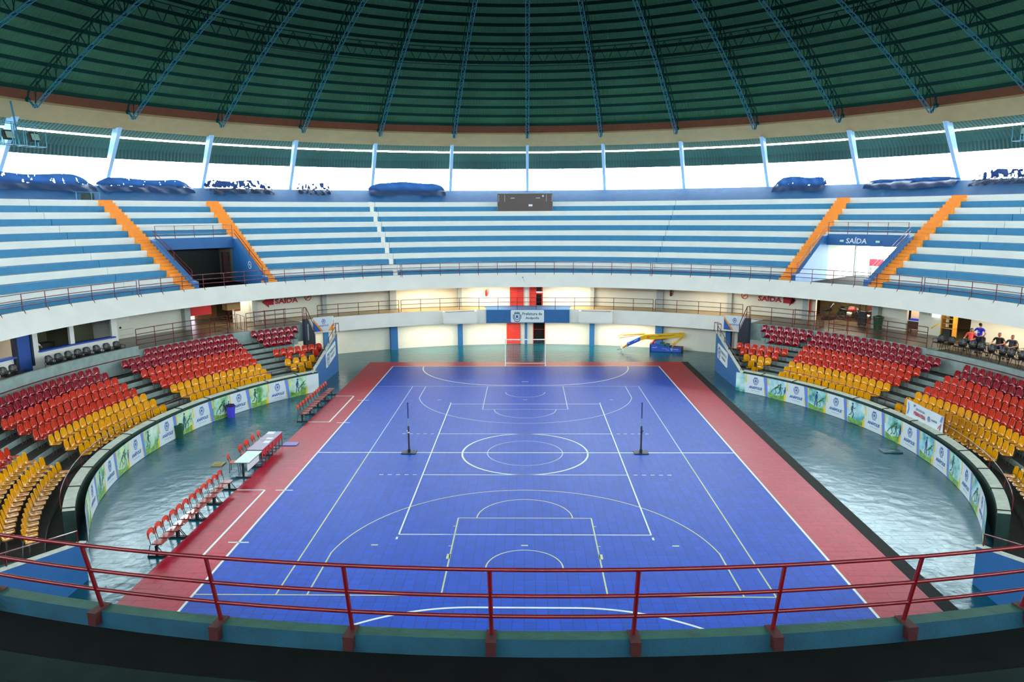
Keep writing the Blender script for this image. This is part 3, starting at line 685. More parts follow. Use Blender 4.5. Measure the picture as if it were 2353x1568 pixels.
# wall columns
for k in range(-3, 4):
    for z0, z1, mt, w in ((0, 2.32, M_DBLUE, .2), (3.4, 5.62, M_GREY, .17)):
        if z0 > 3 and k == 0: continue
        ph = 11.25*k-.3; tan = Vector((math.cos(math.radians(ph)), -math.sin(math.radians(ph)), 0)); w = .11 if k == 0 else w+.1*(abs(k) == 2)
        b = MB(); c = P(29.35, ph, z0); b.obox(c, 2*w, .42, z1-z0, face_in(ph))
        n = 'middle' if k == 0 else '%s one %s of the middle' % (ORD[abs(k)-1], 'left' if k < 0 else 'right')
        if z0 < 1: b.build('blue_column', mt, label='blue ground level column against the cream wall, '+n, cat='column', group='blue columns under the gallery')
        else: b.build('grey_column', mt, label='grey column on the far gallery, '+n, cat='column', group='grey columns on the gallery')
for s in (-1, 1):
    sd = 'left' if s < 0 else 'right'
    for ph in (45.1, 55.2):
        b = MB(); b.obox(P(29.3, s*ph, 3.4), .42, .42, 2.2, face_in(s*ph)); b.build('grey_column', M_GREY, label='grey column at the %s edge of the %s concourse opening' % ('inner' if ph < 50 else 'outer', sd), cat='column')
# doors in the far wall
def louvre_door(name, label, a0, a1, z0, z1, leaves=2, gap=None, Rw=29.58):
    t = thing(name, label, 'door', P(Rw, (a0+a1)/2, z0)); f = lambda u, v, o=0.: P(Rw-o, a0, 0)+(P(Rw-o, a1, 0)-P(Rw-o, a0, 0))*u+Vector((0, 0, v))
    b = MB()
    for u0, u1, v0, v1 in ((0, .06, z0, z1), (.94, 1, z0, z1), (0, 1, z1-.05, z1), (.47, .53, z0, z1), (0, 1, (z0+z1)/2-.06, (z0+z1)/2+.06)):
        b.box8([f(u0, v0, .1), f(u1, v0, .1), f(u1, v0, 0), f(u0, v0, 0), f(u0, v1, .1), f(u1, v1, .1), f(u1, v1, 0), f(u0, v1, 0)])
    b.build('door_frame', M_REDDOOR, t)
    for k in range(leaves):
        b = MB(); u0, u1 = (.06, .47) if k == 0 else (.53, .94); n = 18
        for j in range(n):
            v0 = z0+.03+(z1-z0-.1)*j/n; v1 = v0+(z1-z0-.1)/n*.8
            b.box8([f(u0, v0, .08), f(u1, v0, .08), f(u1, v0+.01, .03), f(u0, v0+.01, .03), f(u0, v1-.03, .08), f(u1, v1-.03, .08), f(u1, v1, .03), f(u0, v1, .03)])
        b.build('louvred_leaf', M_REDDOOR, t)
    return t
louvre_door('louvred_door', 'red louvred double door at ground level behind the goal, left of the blue column', -3.6, -1.3, 0.02, 2.28)
louvre_door('louvred_door', 'plain closed red double door on the gallery, left of the half open one', -3.0, -.7, 3.42, 5.6)
louvre_door('louvred_door', 'red gallery door with one leaf open onto a dark stair', .3, 2.5, 3.42, 5.6, leaves=1)
b = MB(); b.rev([(30.2, 0), (30.2, 5.62), (30.5, 5.62), (30.5, 0)], 0, 4.5, 3); struct('wall_recess', b, M_DARK)
b = MB()
for a in (.95, 2.9): b.tube([P(29.56, a, 0), P(29.56, a, 2.28)], .035, 4)
b.tube([P(30.0, 1, 1.25), P(30.0, 2.9, 1.25)], .015, 4, 0); b.build('door_frame', M_REDDOOR, label='open dark doorway with thin red jambs behind the goal, right of the blue column', cat='doorway')
b = MB(); b.tube([P(29.85, 1.45, 4.55), P(29.85, 2.5, 4.55)], .05, 6); b.build('tube_lamp', mat('tube_glow', '#ffe8ff', .4, emit=14), label='glowing fluorescent tube seen through the half open gallery door', cat='lamp')
for i, (s, d) in enumerate(((-1, 'left'), (1, 'right'))):
    b = MB(); b.obox(P(29.45, s*35.1, 0.0), .95, .1, 2.0, face_in(s*35.1)); b.obox(P(29.38, s*35.1, .0), .75, .06, 1.9, face_in(s*35.1), 1)
    b.build('service_door', [mat('pink_frame', '#d98c80', .6), M_CREAM], label='cream door with pinkish frame under the gallery beside the %s stairs' % d, cat='door')
# fire extinguishers and wall signs
def extinguisher(ph, z, lb, R=29.5):
    t = thing('fire_extinguisher', lb, 'fire extinguisher', P(R, ph, z), 0, 'fire extinguishers on the gallery walls'); c = P(R-.08, ph, z)
    b = MB(); b.lathe(c, [(.02, 0), (.1, .02), (.1, .45), (.06, .52), (.03, .56)], 10); b.build('cylinder', M_REDDOOR if abs(ph) < 20 else M_RED, t, smooth=True)
    b = MB(); b.tube([c+Vector((0, 0, .55)), c+Vector((.12, -.03, .62)), c+Vector((.18, -.03, .4)), c+Vector((.14, -.04, .1))], .018, 5); b.build('hose', M_BLACK, t)
extinguisher(-7.0, 4.3, 'small red fire extinguisher on the gallery wall left of the red doors')
extinguisher(23.9, 4.5, 'small red fire extinguisher on the gallery wall right of the right planter')
extinguisher(42.8, 4.5, 'dark red fire extinguisher right of the right SAÍDA arrow')
for s in (-1, 1):
    sd = 'left' if s < 0 else 'right'
    fn = lambda u, v, s=s: P(29.55, s*40.0+math.degrees(u/29.55), 4.5+v)
    b = MB()
    put_text(b, 'SAÍDA', fn, -.8 if s < 0 else -1.25, 0.02, 1.85, .48, shear=0.02, bold=.035)
    ar = [(-.9, .5), (-.9, -.02), (-1.3, -.02), (-1.3, -.22), (-1.85, .25), (-1.3, .62), (-1.3, .5)]
    if s > 0: ar = [(.72, .5), (.72, -.02), (1.2, -.02), (1.2, -.22), (1.7, .25), (1.2, .62), (1.2, .5)]
    put_poly(b, ar, fn); b.build('exit_lettering', M_SRED, label='dark red painted SAÍDA with an arrow on the %s gallery wall' % sd, cat='lettering')
    f4 = lambda u, v, s=s: P(29.55, s*(36.4 if s < 0 else 35.5)+math.degrees(u/29.55), 4.85+v)
    prohibition(f4, 'dark red round no smoking sign beside the %s SAÍDA lettering' % sd, M_SRED, s=.27)
# ================================================================== LOWER BOWL
RK = lambda k: 19.95+.6*k
ZK = lambda k: .46+.26*k
for s in (-1, 1):
    sd = 'left' if s < 0 else 'right'
    def sec(mb, prof, a0, a1, **k):
        if s > 0: mb.rev(prof, a0, a1, **k)
        else: mb.rev(prof, -a1, -a0, **k)
    low = thing('lower_terrace', 'grey concrete steps of the %s lower stand carrying the coloured seats' % sd, 'terrace', P(22, s*85, 0))
    for k in range(9):
        r0 = RK(k)-.4; x = 14.1 if k < 5 else 16.6 if k > 5 else 14.1
        a0 = math.degrees(math.asin(x/r0)); b = MB()
        a1 = 69.2 if k == 8 else 128
        sec(b, [(r0, 0 if k == 0 else ZK(k)-.4), (r0, ZK(k)), (r0+.62, ZK(k)), (r0+.62, 0 if k == 0 else ZK(k)-.4)], a0, a1, mi=[0, 1, 0, 0]); b.build('step_row', [M_CONC, M_TREAD], low)
    b = MB(); sec(b, [(18.98, 0), (18.98, .3), (19.56, .3), (19.56, 0)], 48.6, 126, mi=[0]*4); b.build('front_aisle', M_DCONC, low)
    # concourse slab with curb
    b = MB(); sec(b, [(24.97, 2.2), (24.97, 3.42), (25.2, 3.4), (34, 3.4), (34, 3.1), (25.2, 3.0)], 40.3, 69.3, mi=[0, 0, 1, 1, 0, 0]); VF = 3.06 if s < 0 else 3.3; VT = 3.66 if s < 0 else 3.4; sec(b, [(24.9, 2.2), (24.9, VT), (25.08, VT), (25.08, VF), (34, VF), (34, VF-.3), (25.2, VF-.3)], 69.3, 128, mi=[0, 0, 0, 1, 1, 0, 0])
    struct('floor_%d' % (2 if s < 0 else 3), b, [M_CONC, mat('concourse_floor', '#5e5340', .3, var=.15)])
    b = MB(); sec(b, [(24.86, 3.06), (24.86, 3.11), (24.89, 3.11), (24.89, 3.06)], 69.3, 128); b.build('ledge_pipe', M_RED, label='thin dark red pipe along the face of the %s box terrace' % sd, cat='pipe')
    b = MB(); sec(b, [(33.8, 3.4), (33.8, 5.62), (34.0, 5.62), (34.0, 3.4)], 40, 66)
    struct('wall_concourse_%s' % sd, b, mat('dim_wall', '#5a4a35', .9))
    b = MB(); sec(b, [(30.2 if s > 0 else 31.2, 3.0), (30.2 if s > 0 else 31.2, 5.62), (31.4, 5.62), (31.4, 3.0)], 66.5 if s > 0 else 64.5, 94); struct('wall_box_%s' % sd, b, M_CREAM)
    # ledge wall behind the banner
    b = MB(); sec(b, [(18.6, 0), (18.6, 1.26), (18.98, 1.3), (18.98, 0)], 47.6, 122, mi=[1, 0, 1, 1])
    for j in range(11):
        a = 52+6.9*j; sec(b, [(18.58, 1.2), (18.58, 1.285), (19.0, 1.325), (19.0, 1.2)], a, a+.12, n=1, mi=[2]*4)
    b.build('ledge_wall', [M_LEDGE, mat('ledge_face', '#23403a', .8, var=.3), M_DARK], label='low curved concrete wall with pale capstones along the %s stand' % sd, cat='wall')
    a0_, a1_ = (50, 121) if s > 0 else (-121, -50)
    rail_ring('ledge_railing', 'thin dark red handrail along the capstones of the %s stand' % sd, a0_, a1_, 7, (1.72,), 19.02, 1.72, 1.3, r=.018)
    # wedge wall closing the stand at the far end and at the near end
    X = -13.75 if s < 0 else 13.8; dx = -.13 if s < 0 else .13
    for far in (1, -1):
        b = MB(); b.prism([(X, far*12.3, 0), (X, far*18.6, 0), (X, far*18.6, 2.86), (X, far*16.2, 2.2), (X, far*12.3, 1.22)], (dx, 0, 0))
        nm = 'far' if far > 0 else 'near'
        w = b.build('wedge_wall', M_DBLUE, label='blue sloping wall closing the %s end of the %s stand' % (nm, sd), cat='wall')
        b = MB(); b.prism([(X-dx*.2, far*12.25, 1.22), (X-dx*.2, far*16.2, 2.2), (X-dx*.2, far*18.65, 2.86), (X-dx*.2, far*18.65, 2.92), (X-dx*.2, far*16.2, 2.26), (X-dx*.2, far*12.25, 1.28)], (dx*1.4, 0, 0)); b.build('coping', M_LEDGE, w)
        b = MB(); xx = X+dx*.5; b.tube([(xx, far*12.5, 1.3), (xx, far*12.5, 1.72), (xx, far*16.0, 2.62), (xx, far*18.4, 3.3), (xx, far*18.4, 2.9)], .022, 5); b.tube([(xx, far*15.5, 2.1), (xx, far*15.5, 2.48)], .022, 5)
        if far > 0:
            b.tube([(xx, 16.6, 2.4), (xx, 16.6, 2.8)], .022, 5)
            for o in (0, .45): b.tube([(xx-dx*o*4, 17.6, 2.7), (xx-dx*o*4, 17.6, 3.55), (xx-dx*o*4, 18.5, 3.55), (xx-dx*o*4, 18.5, 2.9)], .022, 5)
            for q in ((17.6, 3.55), (18.5, 3.55)): b.tube([(xx, q[0], q[1]), (xx-dx*1.8, q[0], q[1])], .022, 5)
        b.build('handrail', M_RED, w)
    if s < 0: fs = lambda u, v, o=0.: Vector((X+.01+o, 15.25+u, .92+v+.19*(u-.2)))
    else: fs = lambda u, v, o=0.: Vector((X-.01-o, 17.75-u, .86+v+.19*(2.5-u)*.6))
    sign_prefeitura(fs, 2.5, 1.05, 'white Prefeitura de Anápolis sign on the blue wedge wall of the %s stand' % sd)
    # stair wall between the seats and the gallery
    b = MB(); xs = -16.2 if s < 0 else 16.2
    b.prism([(xs, 18.35, 1.3), (xs, 20.85, 1.3), (xs, 20.85, 2.3), (xs, 19.25, 3.75), (xs, 18.4, 3.85)], (-s*.18, 0, 0)); q = b.build('stair_wall', M_NAVY, label='dark navy sloping wall between the top crimson seats and the gallery on the %s' % sd, cat='wall')
    b = MB(); b.tube([(xs-s*.09, 18.6, 3.8), (xs-s*.09, 18.6, 4.7), (xs-s*.09, 19.2, 4.55), (xs-s*.09, 20.8, 3.1), (xs-s*.09, 20.8, 2.2)], .028, 5); b.tube([(xs-s*.09, 18.6, 4.25), (xs-s*.09, 19.2, 4.15), (xs-s*.09, 20.8, 2.7)], .02, 5)
    b.tube([(xs-s*.3, 18.5, 3.8), (xs-s*.3, 18.5, 4.7), (xs-s*.09, 18.6, 4.7)], .028, 5)
    b.build('handrail', M_RED, q)
    b = MB()
    for j in range(7): b.box((min(s*14.3, s*16.0), 17.6+j*.32, .0), (max(s*14.3, s*16.0), 17.92+j*.32, 1.45-j*.2))
    b.build('staircase', M_DCONC, label='dark concrete stairs going down behind the blue wedge wall on the %s' % sd, cat='stairs')
    # city banner hung on the gallery front above the stairs
    t = thing('city_banner', 'white ANÁPOLIS banner with blue and orange corners on the gallery front at the %s' % sd, 'banner', P(27.05, s*35.9, 2.5))
    c0 = 34.1; c1 = 37.6; aL = s*c0 if s > 0 else -c1; f5 = lambda u, v, o=.03: P(27.1-o, aL, 2.42+v)+(P(27.1-o, aL+1)-P(27.1-o, aL)).normalized()*u
    L5 = math.radians(c1-c0)*27.1; b = MB(); b.poly([f5(0, 0), f5(L5, 0), f5(L5, 1.12), f5(0, 1.12)]); b.poly([f5(0, 0, .01), f5(L5, 0, .01), f5(L5, 1.12, .01), f5(0, 1.12, .01)]); b.build('cloth', M_SIGNW, t)
    b = MB(); g5 = lambda u, v: f5(u, v, .04); crest(b, L5/2, .78, .34, g5); put_text(b, 'ANÁPOLIS', g5, L5/2-.4, .36, .8, .17, shear=.2); b.build('emblem_and_lettering', M_SIGNB, t)
    b = MB(); put_poly(b, [(0, 0), (.6, 0), (0, .85)], g5, 0); put_poly(b, [(.6, 0), (.78, 0), (.02, 1.0), (0, .85)], g5, 1); put_poly(b, [(L5, 0), (L5-.5, 0), (L5, .65)], g5, 1); put_poly(b, [(L5, .65), (L5-.05, .65), (L5, .85)], g5, 0)
    b.build('corner_stripes', [M_SIGNB, M_ORANGE], t)
    # printed banner strip at court level
    ad = thing('advertising_banner', 'long printed ANÁPOLIS banner curving along the foot of the %s stand' % sd, 'banner', P(18.3, s*85, 0))
    def photo_mat(i):
        m = bpy.data.materials.new('printed_photo'); m.use_nodes = True; nt = m.node_tree; N = nt.nodes.new; L = nt.links.new; bb = nt.nodes['Principled BSDF']; bb.inputs['Roughness'].default_value = .4
        tc = N('ShaderNodeTexCoord'); mp = N('ShaderNodeMapping'); mp.inputs['Location'].default_value = (i*3.1, i*1.7, 0); n = N('ShaderNodeTexNoise'); n.inputs['Scale'].default_value = 1.6; n.inputs['Detail'].default_value = 6
        L(tc.outputs['Object'], mp.inputs[0]); L(mp.outputs[0], n.inputs['Vector']); r = N('ShaderNodeValToRGB'); L(n.outputs[0], r.inputs[0]); L(r.outputs[0], bb.inputs['Base Color'])
        pal = [('#1f8a80', '#a8e0e0', '#e4f6f8'), ('#3a9a50', '#b4e0c0', '#e8f6ea'), ('#2a9a9a', '#a0d8e4', '#ecf8fb'), ('#4a9a40', '#c0e8c8', '#f0f4b0')][i % 4]
        e = r.color_ramp.elements; e[0].position = .32; e[0].color = (*lin(pal[0]), 1); e[1].position = .7; e[1].color = (*lin(pal[2]), 1); x = e.new(.5); x.color = (*lin(pal[1]), 1)
        return m
    if s < 0: PM = [photo_mat(i) for i in range(4)]
    start = 46.1 if s < 0 else 44.55; W_ = math.radians(4.6)*18.3; H_ = 1.2
    for i in range(17):
        a = start+4.6*i
        if a+4.6 < 47.6: continue
        left = -(a+4.6) if s < 0 else a
        o = lambda off: (lambda u, v: P(18.3-off, left+math.degrees(u/18.3), v+.015))
        is_crest = (i % 2 == 0) if s < 0 else (i % 2 == 1)
        b = MB(); nseg = 4
        u0c = 0 if (s < 0 or a > 46.5) else math.radians(47-a)*18.3; u1c = W_ if (s > 0 or a > 46.5) else W_-math.radians(48-a)*18.3
        for j in range(nseg):
            q0, q1 = u0c+(u1c-u0c)*j/nseg, u0c+(u1c-u0c)*(j+1)/nseg
            for off in (0, -.012): f = o(off); b.quad(f(q0, 0), f(q1, 0), f(q1, H_), f(q0, H_))
        pn = b.build('crest_panel' if is_crest else 'photo_panel', M_SIGNW if is_crest else PM[i % 4], ad)
        pn_loc = pn
        f = o(.006); b = MB()
        if u1c-u0c < W_*.8: continue
        if is_crest:
            crest(b, W_*.5, H_*.73, .42, f, 0); put_text(b, 'ANÁPOLIS', f, W_*.17, H_*.27, W_*.66, .21, shear=.25, bold=.045)
            put_poly(b, [(W_*.3, .2), (W_*.7, .2), (W_*.7, .215), (W_*.3, .215)], f, 0)
            put_poly(b, [(.03, H_*.55), (.13, H_*.55), (.06, H_), (.0, H_)], f, 1); put_poly(b, [(W_-.02, H_*.05), (W_-.08, H_*.05), (W_-.14, H_*.45), (W_-.06, H_*.45)], f, 1)
            put_poly(b, [(W_-.0, 0), (W_+.0, H_*.0), (W_-.1, H_), (W_-.2, H_)], f, 2)
            b.build('emblem_and_lettering', [M_SIGNB, M_SIGNY, M_PERI], ad)
        else:
            put_poly(b, [(.0, 0), (.18, 0), (.06, H_), (-.1, H_)], f, 1)
            put_poly(b, [(.1, H_*.62), (.2, H_*.62), (.16, H_), (.08, H_)], f, 2)
            put_poly(b, [(W_, 0), (W_-.3, 0), (W_-.05, H_*.42), (W_, H_*.42)], f, 2)
            put_poly(b, [(.2, .02), (W_-.02, .02), (W_-.02, .3+.1*math.sin(i)), (W_*.5, .2), (.2, .34)], o(.003), 5)
            for j in range(1+(i*7) % 3): athlete(b, W_*(.5 if i % 3 else .35)+j*.32, H_*.5-.05*j, .85-.12*j, f, [0, 3, 4][(i+j) % 3], i+j)
            b.build('printed_figures', [mat('print_dark', '#1f4a48', .4), M_PERI, M_SIGNY, mat('print_blue', '#1d3f8a', .4), mat('print_green', '#2f6a3c', .4), mat('print_grass', '#7fb64a', .4, var=.5, vscale=4)], ad)
    # concourse railings
    for a0, a1, lb in (((41.2, 51.0, 'inner length'), (54.2, 69.3, 'outer length')) if s < 0 else ((40.2, 51.0, 'inner length'), (53.4, 69.0, 'outer length'))):
        if s < 0: a0, a1 = -a1, -a0
        rail_ring('concourse_railing', 'dark red railing behind the top row of the %s stand, %s' % (sd, lb), a0, a1, 3.3, (4.65, 4.33, 4.0, 3.7), 25.02, 4.65, 3.3, r=.022, group='railings behind the top rows')
    q = 52.4 if s < 0 else 51.9
    b = MB()
    for zz in (3.5, 4.45): b.tube([P(25.1+.0, s*51.2, zz), P(26.6, s*50.6, zz)], .02, 4)
    for R_ in (25.1, 25.85, 26.6): b.tube([P(R_, s*(51.2-.6*(R_-25.1)/1.5), 3.4), P(R_, s*(51.2-.6*(R_-25.1)/1.5), 4.45)], .02, 4)
    b.build('open_gate', M_RED, label='open dark red barrier gate folded back at the head of the %s aisle' % sd, cat='gate')
    b = MB()
    for zz in (3.5, 3.8, 4.1, 4.45): b.tube([P(25.1, s*54.1, zz), P(26.3, s*54.6, zz)], .02, 4)
    for R_ in (25.1, 26.3): b.tube([P(R_, s*(54.1+.5*(R_-25.1)/1.2), 3.4), P(R_, s*(54.1+.5*(R_-25.1)/1.2), 4.45)], .022, 4)
    b.build('open_gate', M_RED, label='open dark red ladder-like gate at the outer side of the %s aisle' % sd, cat='gate')

# ------------------------------------------------------------------ stadium seats
def grid_shell(pts, th=.014):
    """pts[j][i] grid of points -> closed thin shell"""
    b = MB(); nj, ni = len(pts), len(pts[0]); g = [[Vector(q) for q in r] for r in pts]
    nm = [[None]*ni for _ in range(nj)]
    for j in range(nj):
        for i in range(ni):
            du = g[j][min(i+1, ni-1)]-g[j][max(i-1, 0)]; dv = g[min(j+1, nj-1)][i]-g[max(j-1, 0)][i]; nm[j][i] = du.cross(dv).normalized()
    b.v = [g[j][i] for j in range(nj) for i in range(ni)]+[g[j][i]-nm[j][i]*th for j in range(nj) for i in range(ni)]
    N_ = nj*ni; I = lambda j, i: j*ni+i
    for j in range(nj-1):
        for i in range(ni-1):
            b.f.append((I(j, i), I(j, i+1), I(j+1, i+1), I(j+1, i))); b.m.append(0); b.f.append((N_+I(j, i), N_+I(j+1, i), N_+I(j+1, i+1), N_+I(j, i+1))); b.m.append(0)
    rim = [I(0, i) for i in range(ni)]+[I(j, ni-1) for j in range(1, nj)]+[I(nj-1, i) for i in range(ni-2, -1, -1)]+[I(j, 0) for j in range(nj-2, 0, -1)]
    for a, c in zip(rim, rim[1:]+rim[:1]): b.f.append((c, a, N_+a, N_+c)); b.m.append(0)
    return b
def seat_shell():
    prof = [(.2, .40, .15), (.17, .42, .19), (.06, .41, .21), (-.06, .4, .215), (-.14, .42, .22), (-.18, .5, .232), (-.2, .6, .238), (-.22, .72, .225), (-.235, .82, .185), (-.24, .86, .11)]
    rows = []
    for y, z, hw in prof:
        r = []
        for i in range(7):
            t = (i-3)/3; back = z > .48
            r.append((t*hw, y+(.05*t*t if back else 0), z+(0 if back else .035*t*t)))
        rows.append(r)
    return grid_shell(rows)
def make_seat(color, m):
    t = thing('stadium_seat', '', 'seat', (0, 0, -50)); b = seat_shell()
    for q in range(len(b.v)): b.v[q] = b.v[q]+Vector((0, 0, -50))
    b.build('seat_shell', m, t, smooth=True)
    b = MB(); o = Vector((0, 0, -50))
    b.tube([o+Vector(q) for q in ((-.27, -.05, .36), (.27, -.05, .36))], .018, 4)
    for x in (-.13, .13):
        b.tube([o+Vector(q) for q in ((x, .16, .4), (x, -.05, .37), (x, -.2, .42), (x, -.25, .62))], .011, 4)
        b.tube([o+Vector(q) for q in ((x*1.2, -.05, .36), (x*1.2, -.06, 0))], .018, 4)
    b.build('metal_frame', M_FRAME, t); return t
proto = {'yellow': make_seat('yellow', M_YEL), 'orange': make_seat('orange', M_ORG), 'crimson': make_seat('crimson', M_CRI)}
shells = {'yellow': M_YEL, 'orange': M_ORG, 'crimson': M_CRI}
sr = random.Random(3); SEATS = []
BLOCKS = {-1: [(46.5, 49.8), (54.7, 72.5), (77.7, 98.9), (104.2, 126)], 1: [(45.3, 48.3), (52.7, 71.8), (76.9, 100.6), (105, 126)]}
for s in (-1, 1):
    sd = 'left' if s < 0 else 'right'
    for bi, (b0, b1) in enumerate(BLOCKS[s]):
        for k in range(9):
            R = RK(k)-.05
            if bi == 0:
                if k == 5: continue
                x = 14.45 if k < 5 else 16.55
                a0 = max(41.0 if k > 5 else 0, math.degrees(math.asin(x/R))+.3); a1 = [49.6, 49.8, 50.0, 50.0, 50.2, 0, 50.2, 50.4, 50.6][k] if s < 0 else [48.4, 48.6, 49.0, 49.4, 50.2, 0, 50.6, 51.0, 51.2][k]
                if s > 0 and k < 5: a1 += .2
            else: a0, a1 = b0, b1
            if k == 8:
                if bi == 1: a1 = min(a1, 68.6)
                elif bi > 1: continue
            if bi == 1: a0 -= .15*k; a1 += (.18*k if k < 8 else 0)
            if bi == 2: a0 -= .05*k
            arc = math.radians(a1-a0)*R; n = max(1, int(arc/.495)); col = 'yellow' if k < 3 else 'orange' if k < 6 else 'crimson'
            for j in range(n):
                ph = s*(a0+(j+.5)*(a1-a0)/n); q = P(R, ph, ZK(k)); px, py = proj(q+Vector((0, 0, .5)))
                if not (-25 < px < 2378) or py > 1345: continue
                if k in (3,) and bi == 0 and s < 0 and j % 2 == 1: continue
                lb = '%s plastic seat, %s row of the %s stand\'s %s block, %s from its far end' % (col, ORD[k], sd, ORD[bi], str(j+1)+('th' if 10 < j+1 < 14 else {1: 'st', 2: 'nd', 3: 'rd'}.get((j+1) % 10, 'th')))
                SEATS.append(((q-CP).length, q, face_in(ph)+sr.uniform(-.06, .06), lb, col))
SEATS.sort(key=lambda x: x[0])
for d_, q, rz, lb, col in SEATS[:300]: dup(proto[col], q, rz, lb, '%s seats of the lower stands' % col)
rest = MB(); ci = {'yellow': 0, 'orange': 1, 'crimson': 2}
for d_, q, rz, lb, col in SEATS[300:]:
    R3 = Matrix.Rotation(rz, 3, 'Z')
    for ch in proto[col].children:
        mi = ci[col] if ch.name.startswith('seat_shell') else 3; n0 = len(rest.v)
        rest.v += [q+R3@v.co for v in ch.data.vertices]
        for p_ in ch.data.polygons: rest.f.append(tuple(n0+i for i in p_.vertices)); rest.m.append(mi)
rest.build('stadium_seats', [M_YEL, M_ORG, M_CRI, M_FRAME], smooth=True, label='farther rows of yellow, orange and crimson plastic seats filling both lower stands', cat='seats', group='farther seats of the lower stands', kind='stuff')
for t in proto.values():
    for c in list(t.children): bpy.data.objects.remove(c, do_unlink=True)
    bpy.data.objects.remove(t, do_unlink=True)
print('SEATS', len(SEATS))
# ================================================================== TEAM BENCHES, TABLES
M_PLY = mat('seat_plywood_red', '#9a3326', .3, coat=.4); M_BACK = mat('back_orange_red', '#e8452e', .4)
def linked_bench(loc, rz, label, group, n=3):
    t = thing('team_bench', label, 'bench', loc, rz, group); L = Vector(t.location); Rz = Matrix.Rotation(rz, 3, 'Z')
    t.rotation_euler = (0, 0, 0)
    def tr(mb):
        mb.v = [L+Rz@q for q in mb.v]; return mb
    for j in range(n):
        x = (j-(n-1)/2)*.5
        b = MB(); pts = rrect(x-.2, x+.2, -.16, .22, .07, .05); b.prism([(u, v, .44) for u, v in pts], (0, 0, .02)); tr(b).build('seat', M_PLY, t)
        b = MB(); out = [(x-.21, .62), (x-.21, .82), (x-.16, .9), (x-.05, .93), (x+.05, .93), (x+.16, .9), (x+.21, .82), (x+.21, .62), (x+.17, .64), (x+.12, .74), (x, .78), (x-.12, .74), (x-.17, .64)]
        b.prism([(u, -.24-.12*(v-.62), v) for u, v in out], (0, -.02, 0)); tr(b).build('backrest', M_BACK, t)
        for q in (-.2, .2): b = MB(); b.tube([(x+q, .18, .43), (x+q, -.18, .43), (x+q, -.26, .86)], .013, 5); tr(b).build('side_tube', M_BLKMET, t)
    b = MB(); b.box((-.75, -.02, .36), (.75, .04, .41)); tr(b).build('beam', M_BLKMET, t)
    for x in (-.72, .72):
        b = MB(); b.box((x-.04, -.3, 0), (x+.04, .32, .06)); b.box((x-.03, -.03, .06), (x+.03, .05, .4)); b.tube([(x, .28, .06), (x, .05, .38)], .015, 4); b.tube([(x, -.28, .06), (x, -.2, .42)], .015, 4); tr(b).build('foot', M_BLKMET, t)
    return t
for nm, y0, dy in (('near', -10.05, 1.52), ('far', 5.95, 1.55)):
    for i in range(4):
        lb = 'three linked red seats on black feet, %s of the %s bench row' % (['nearest unit', 'second nearest unit', 'second farthest unit', 'farthest unit'][i], nm)
        linked_bench((-12.35, y0+dy*i, 0), -PI/2, lb, 'linked seats beside the court')
def chair(loc, rz, lb):
    t = thing('plastic_chair', lb, 'chair', loc, 0, 'red chairs behind the tables'); L = Vector(loc); Rz = Matrix.Rotation(rz, 3, 'Z')
    def tr(mb): mb.v = [L+Rz@q for q in mb.v]; return mb
    b = MB(); b.prism([(u, v, .44) for u, v in rrect(-.2, .2, -.18, .2, .06, .06)], (0, 0, .02)); tr(b).build('seat', M_BACK, t)
    b = MB(); b.prism([(u, -.22-.1*(v-.55), v) for u, v in rrect(-.2, .2, .55, .84, .07, .08)], (0, -.02, 0)); tr(b).build('backrest', M_BACK, t)
    for x in (-.17, .17):
        for y in (-.16, .17): b = MB(); b.tube([(x, y, .44), (x*1.15, y*1.2, 0)], .012, 5); tr(b).build('leg', M_BLKMET, t)
    b = MB()
    for x in (-.15, .15): b.tube([(x, -.16, .44), (x, -.24, .7)], .012, 5)
    tr(b).build('back_tube', M_BLKMET, t)
for i, (x, y, r, l) in enumerate(((-13.0, -2.55, -1.35, 'red chair behind the white table'), (-12.95, -1.35, -1.6, 'red chair behind the nearer red table, closest to the white table'), (-12.95, -.65, -1.75, 'darker turned red chair behind the gap of the red tables'),
                    (-12.95, .2, -1.55, 'red chair behind the farther red table'), (-12.9, .85, -1.5, 'farthest red chair behind the red tables'))):
    chair((x, y, 0), r, l)
def table(x0, x1, y0, y1, top, body, lb, red=False, h=.75):
    t = thing('table', lb, 'table', ((x0+x1)/2, (y0+y1)/2, 0)); b = MB(); b.box((x0, y0, h-.03), (x1, y1, h)); b.build('tabletop', top, t)
    b = MB(); b.box((x0-.005, y0-.005, h-.05), (x1+.005, y1+.005, h-.028)); b.build('edge_band', body, t)
    if not red:
        b = MB(); b.box((x1-.14, y0+.1, .32), (x1-.12, y1-.1, h-.05)); b.build('modesty_panel', M_SIGNW, t)
        for y in (y0+.12, y1-.12):
            b = MB(); b.box((x0+.3, y-.03, .05), (x0+.38, y+.03, h-.05)); b.box((x0+.0, y-.04, 0), (x1, y+.04, .06)); b.build('leg', body, t)
    else:
        n = 3; w = (y1-y0)/n
        for j in range(n):
            a = y0+w*j; b = MB()
            out = [(a+.02, .3), (a+.02, h-.06), (a+w-.02, h-.06), (a+w-.02, .3), (a+w*.78, .36), (a+w*.62, .47), (a+w*.38, .47), (a+w*.22, .36)]
            b.prism([(x1-.05, u, v) for u, v in out], (.02, 0, 0)); b.build('front_panel', M_REDDEEP, t)
        for j in range(n+1):
            a = y0+.02+(y1-y0-.04)*j/n; b = MB(); b.tube([(x1-.05, a, 0), (x1-.05, a, h-.05)], .018, 5); b.tube([(x0+.05, a, 0), (x0+.05, a, h-.05)], .018, 5); b.tube([(x1-.05, a, .03), (x0+.05, a, .03)], .018, 5); b.build('leg', M_RED, t)
M_REDDEEP = mat('panel_red', '#c0142a', .4)
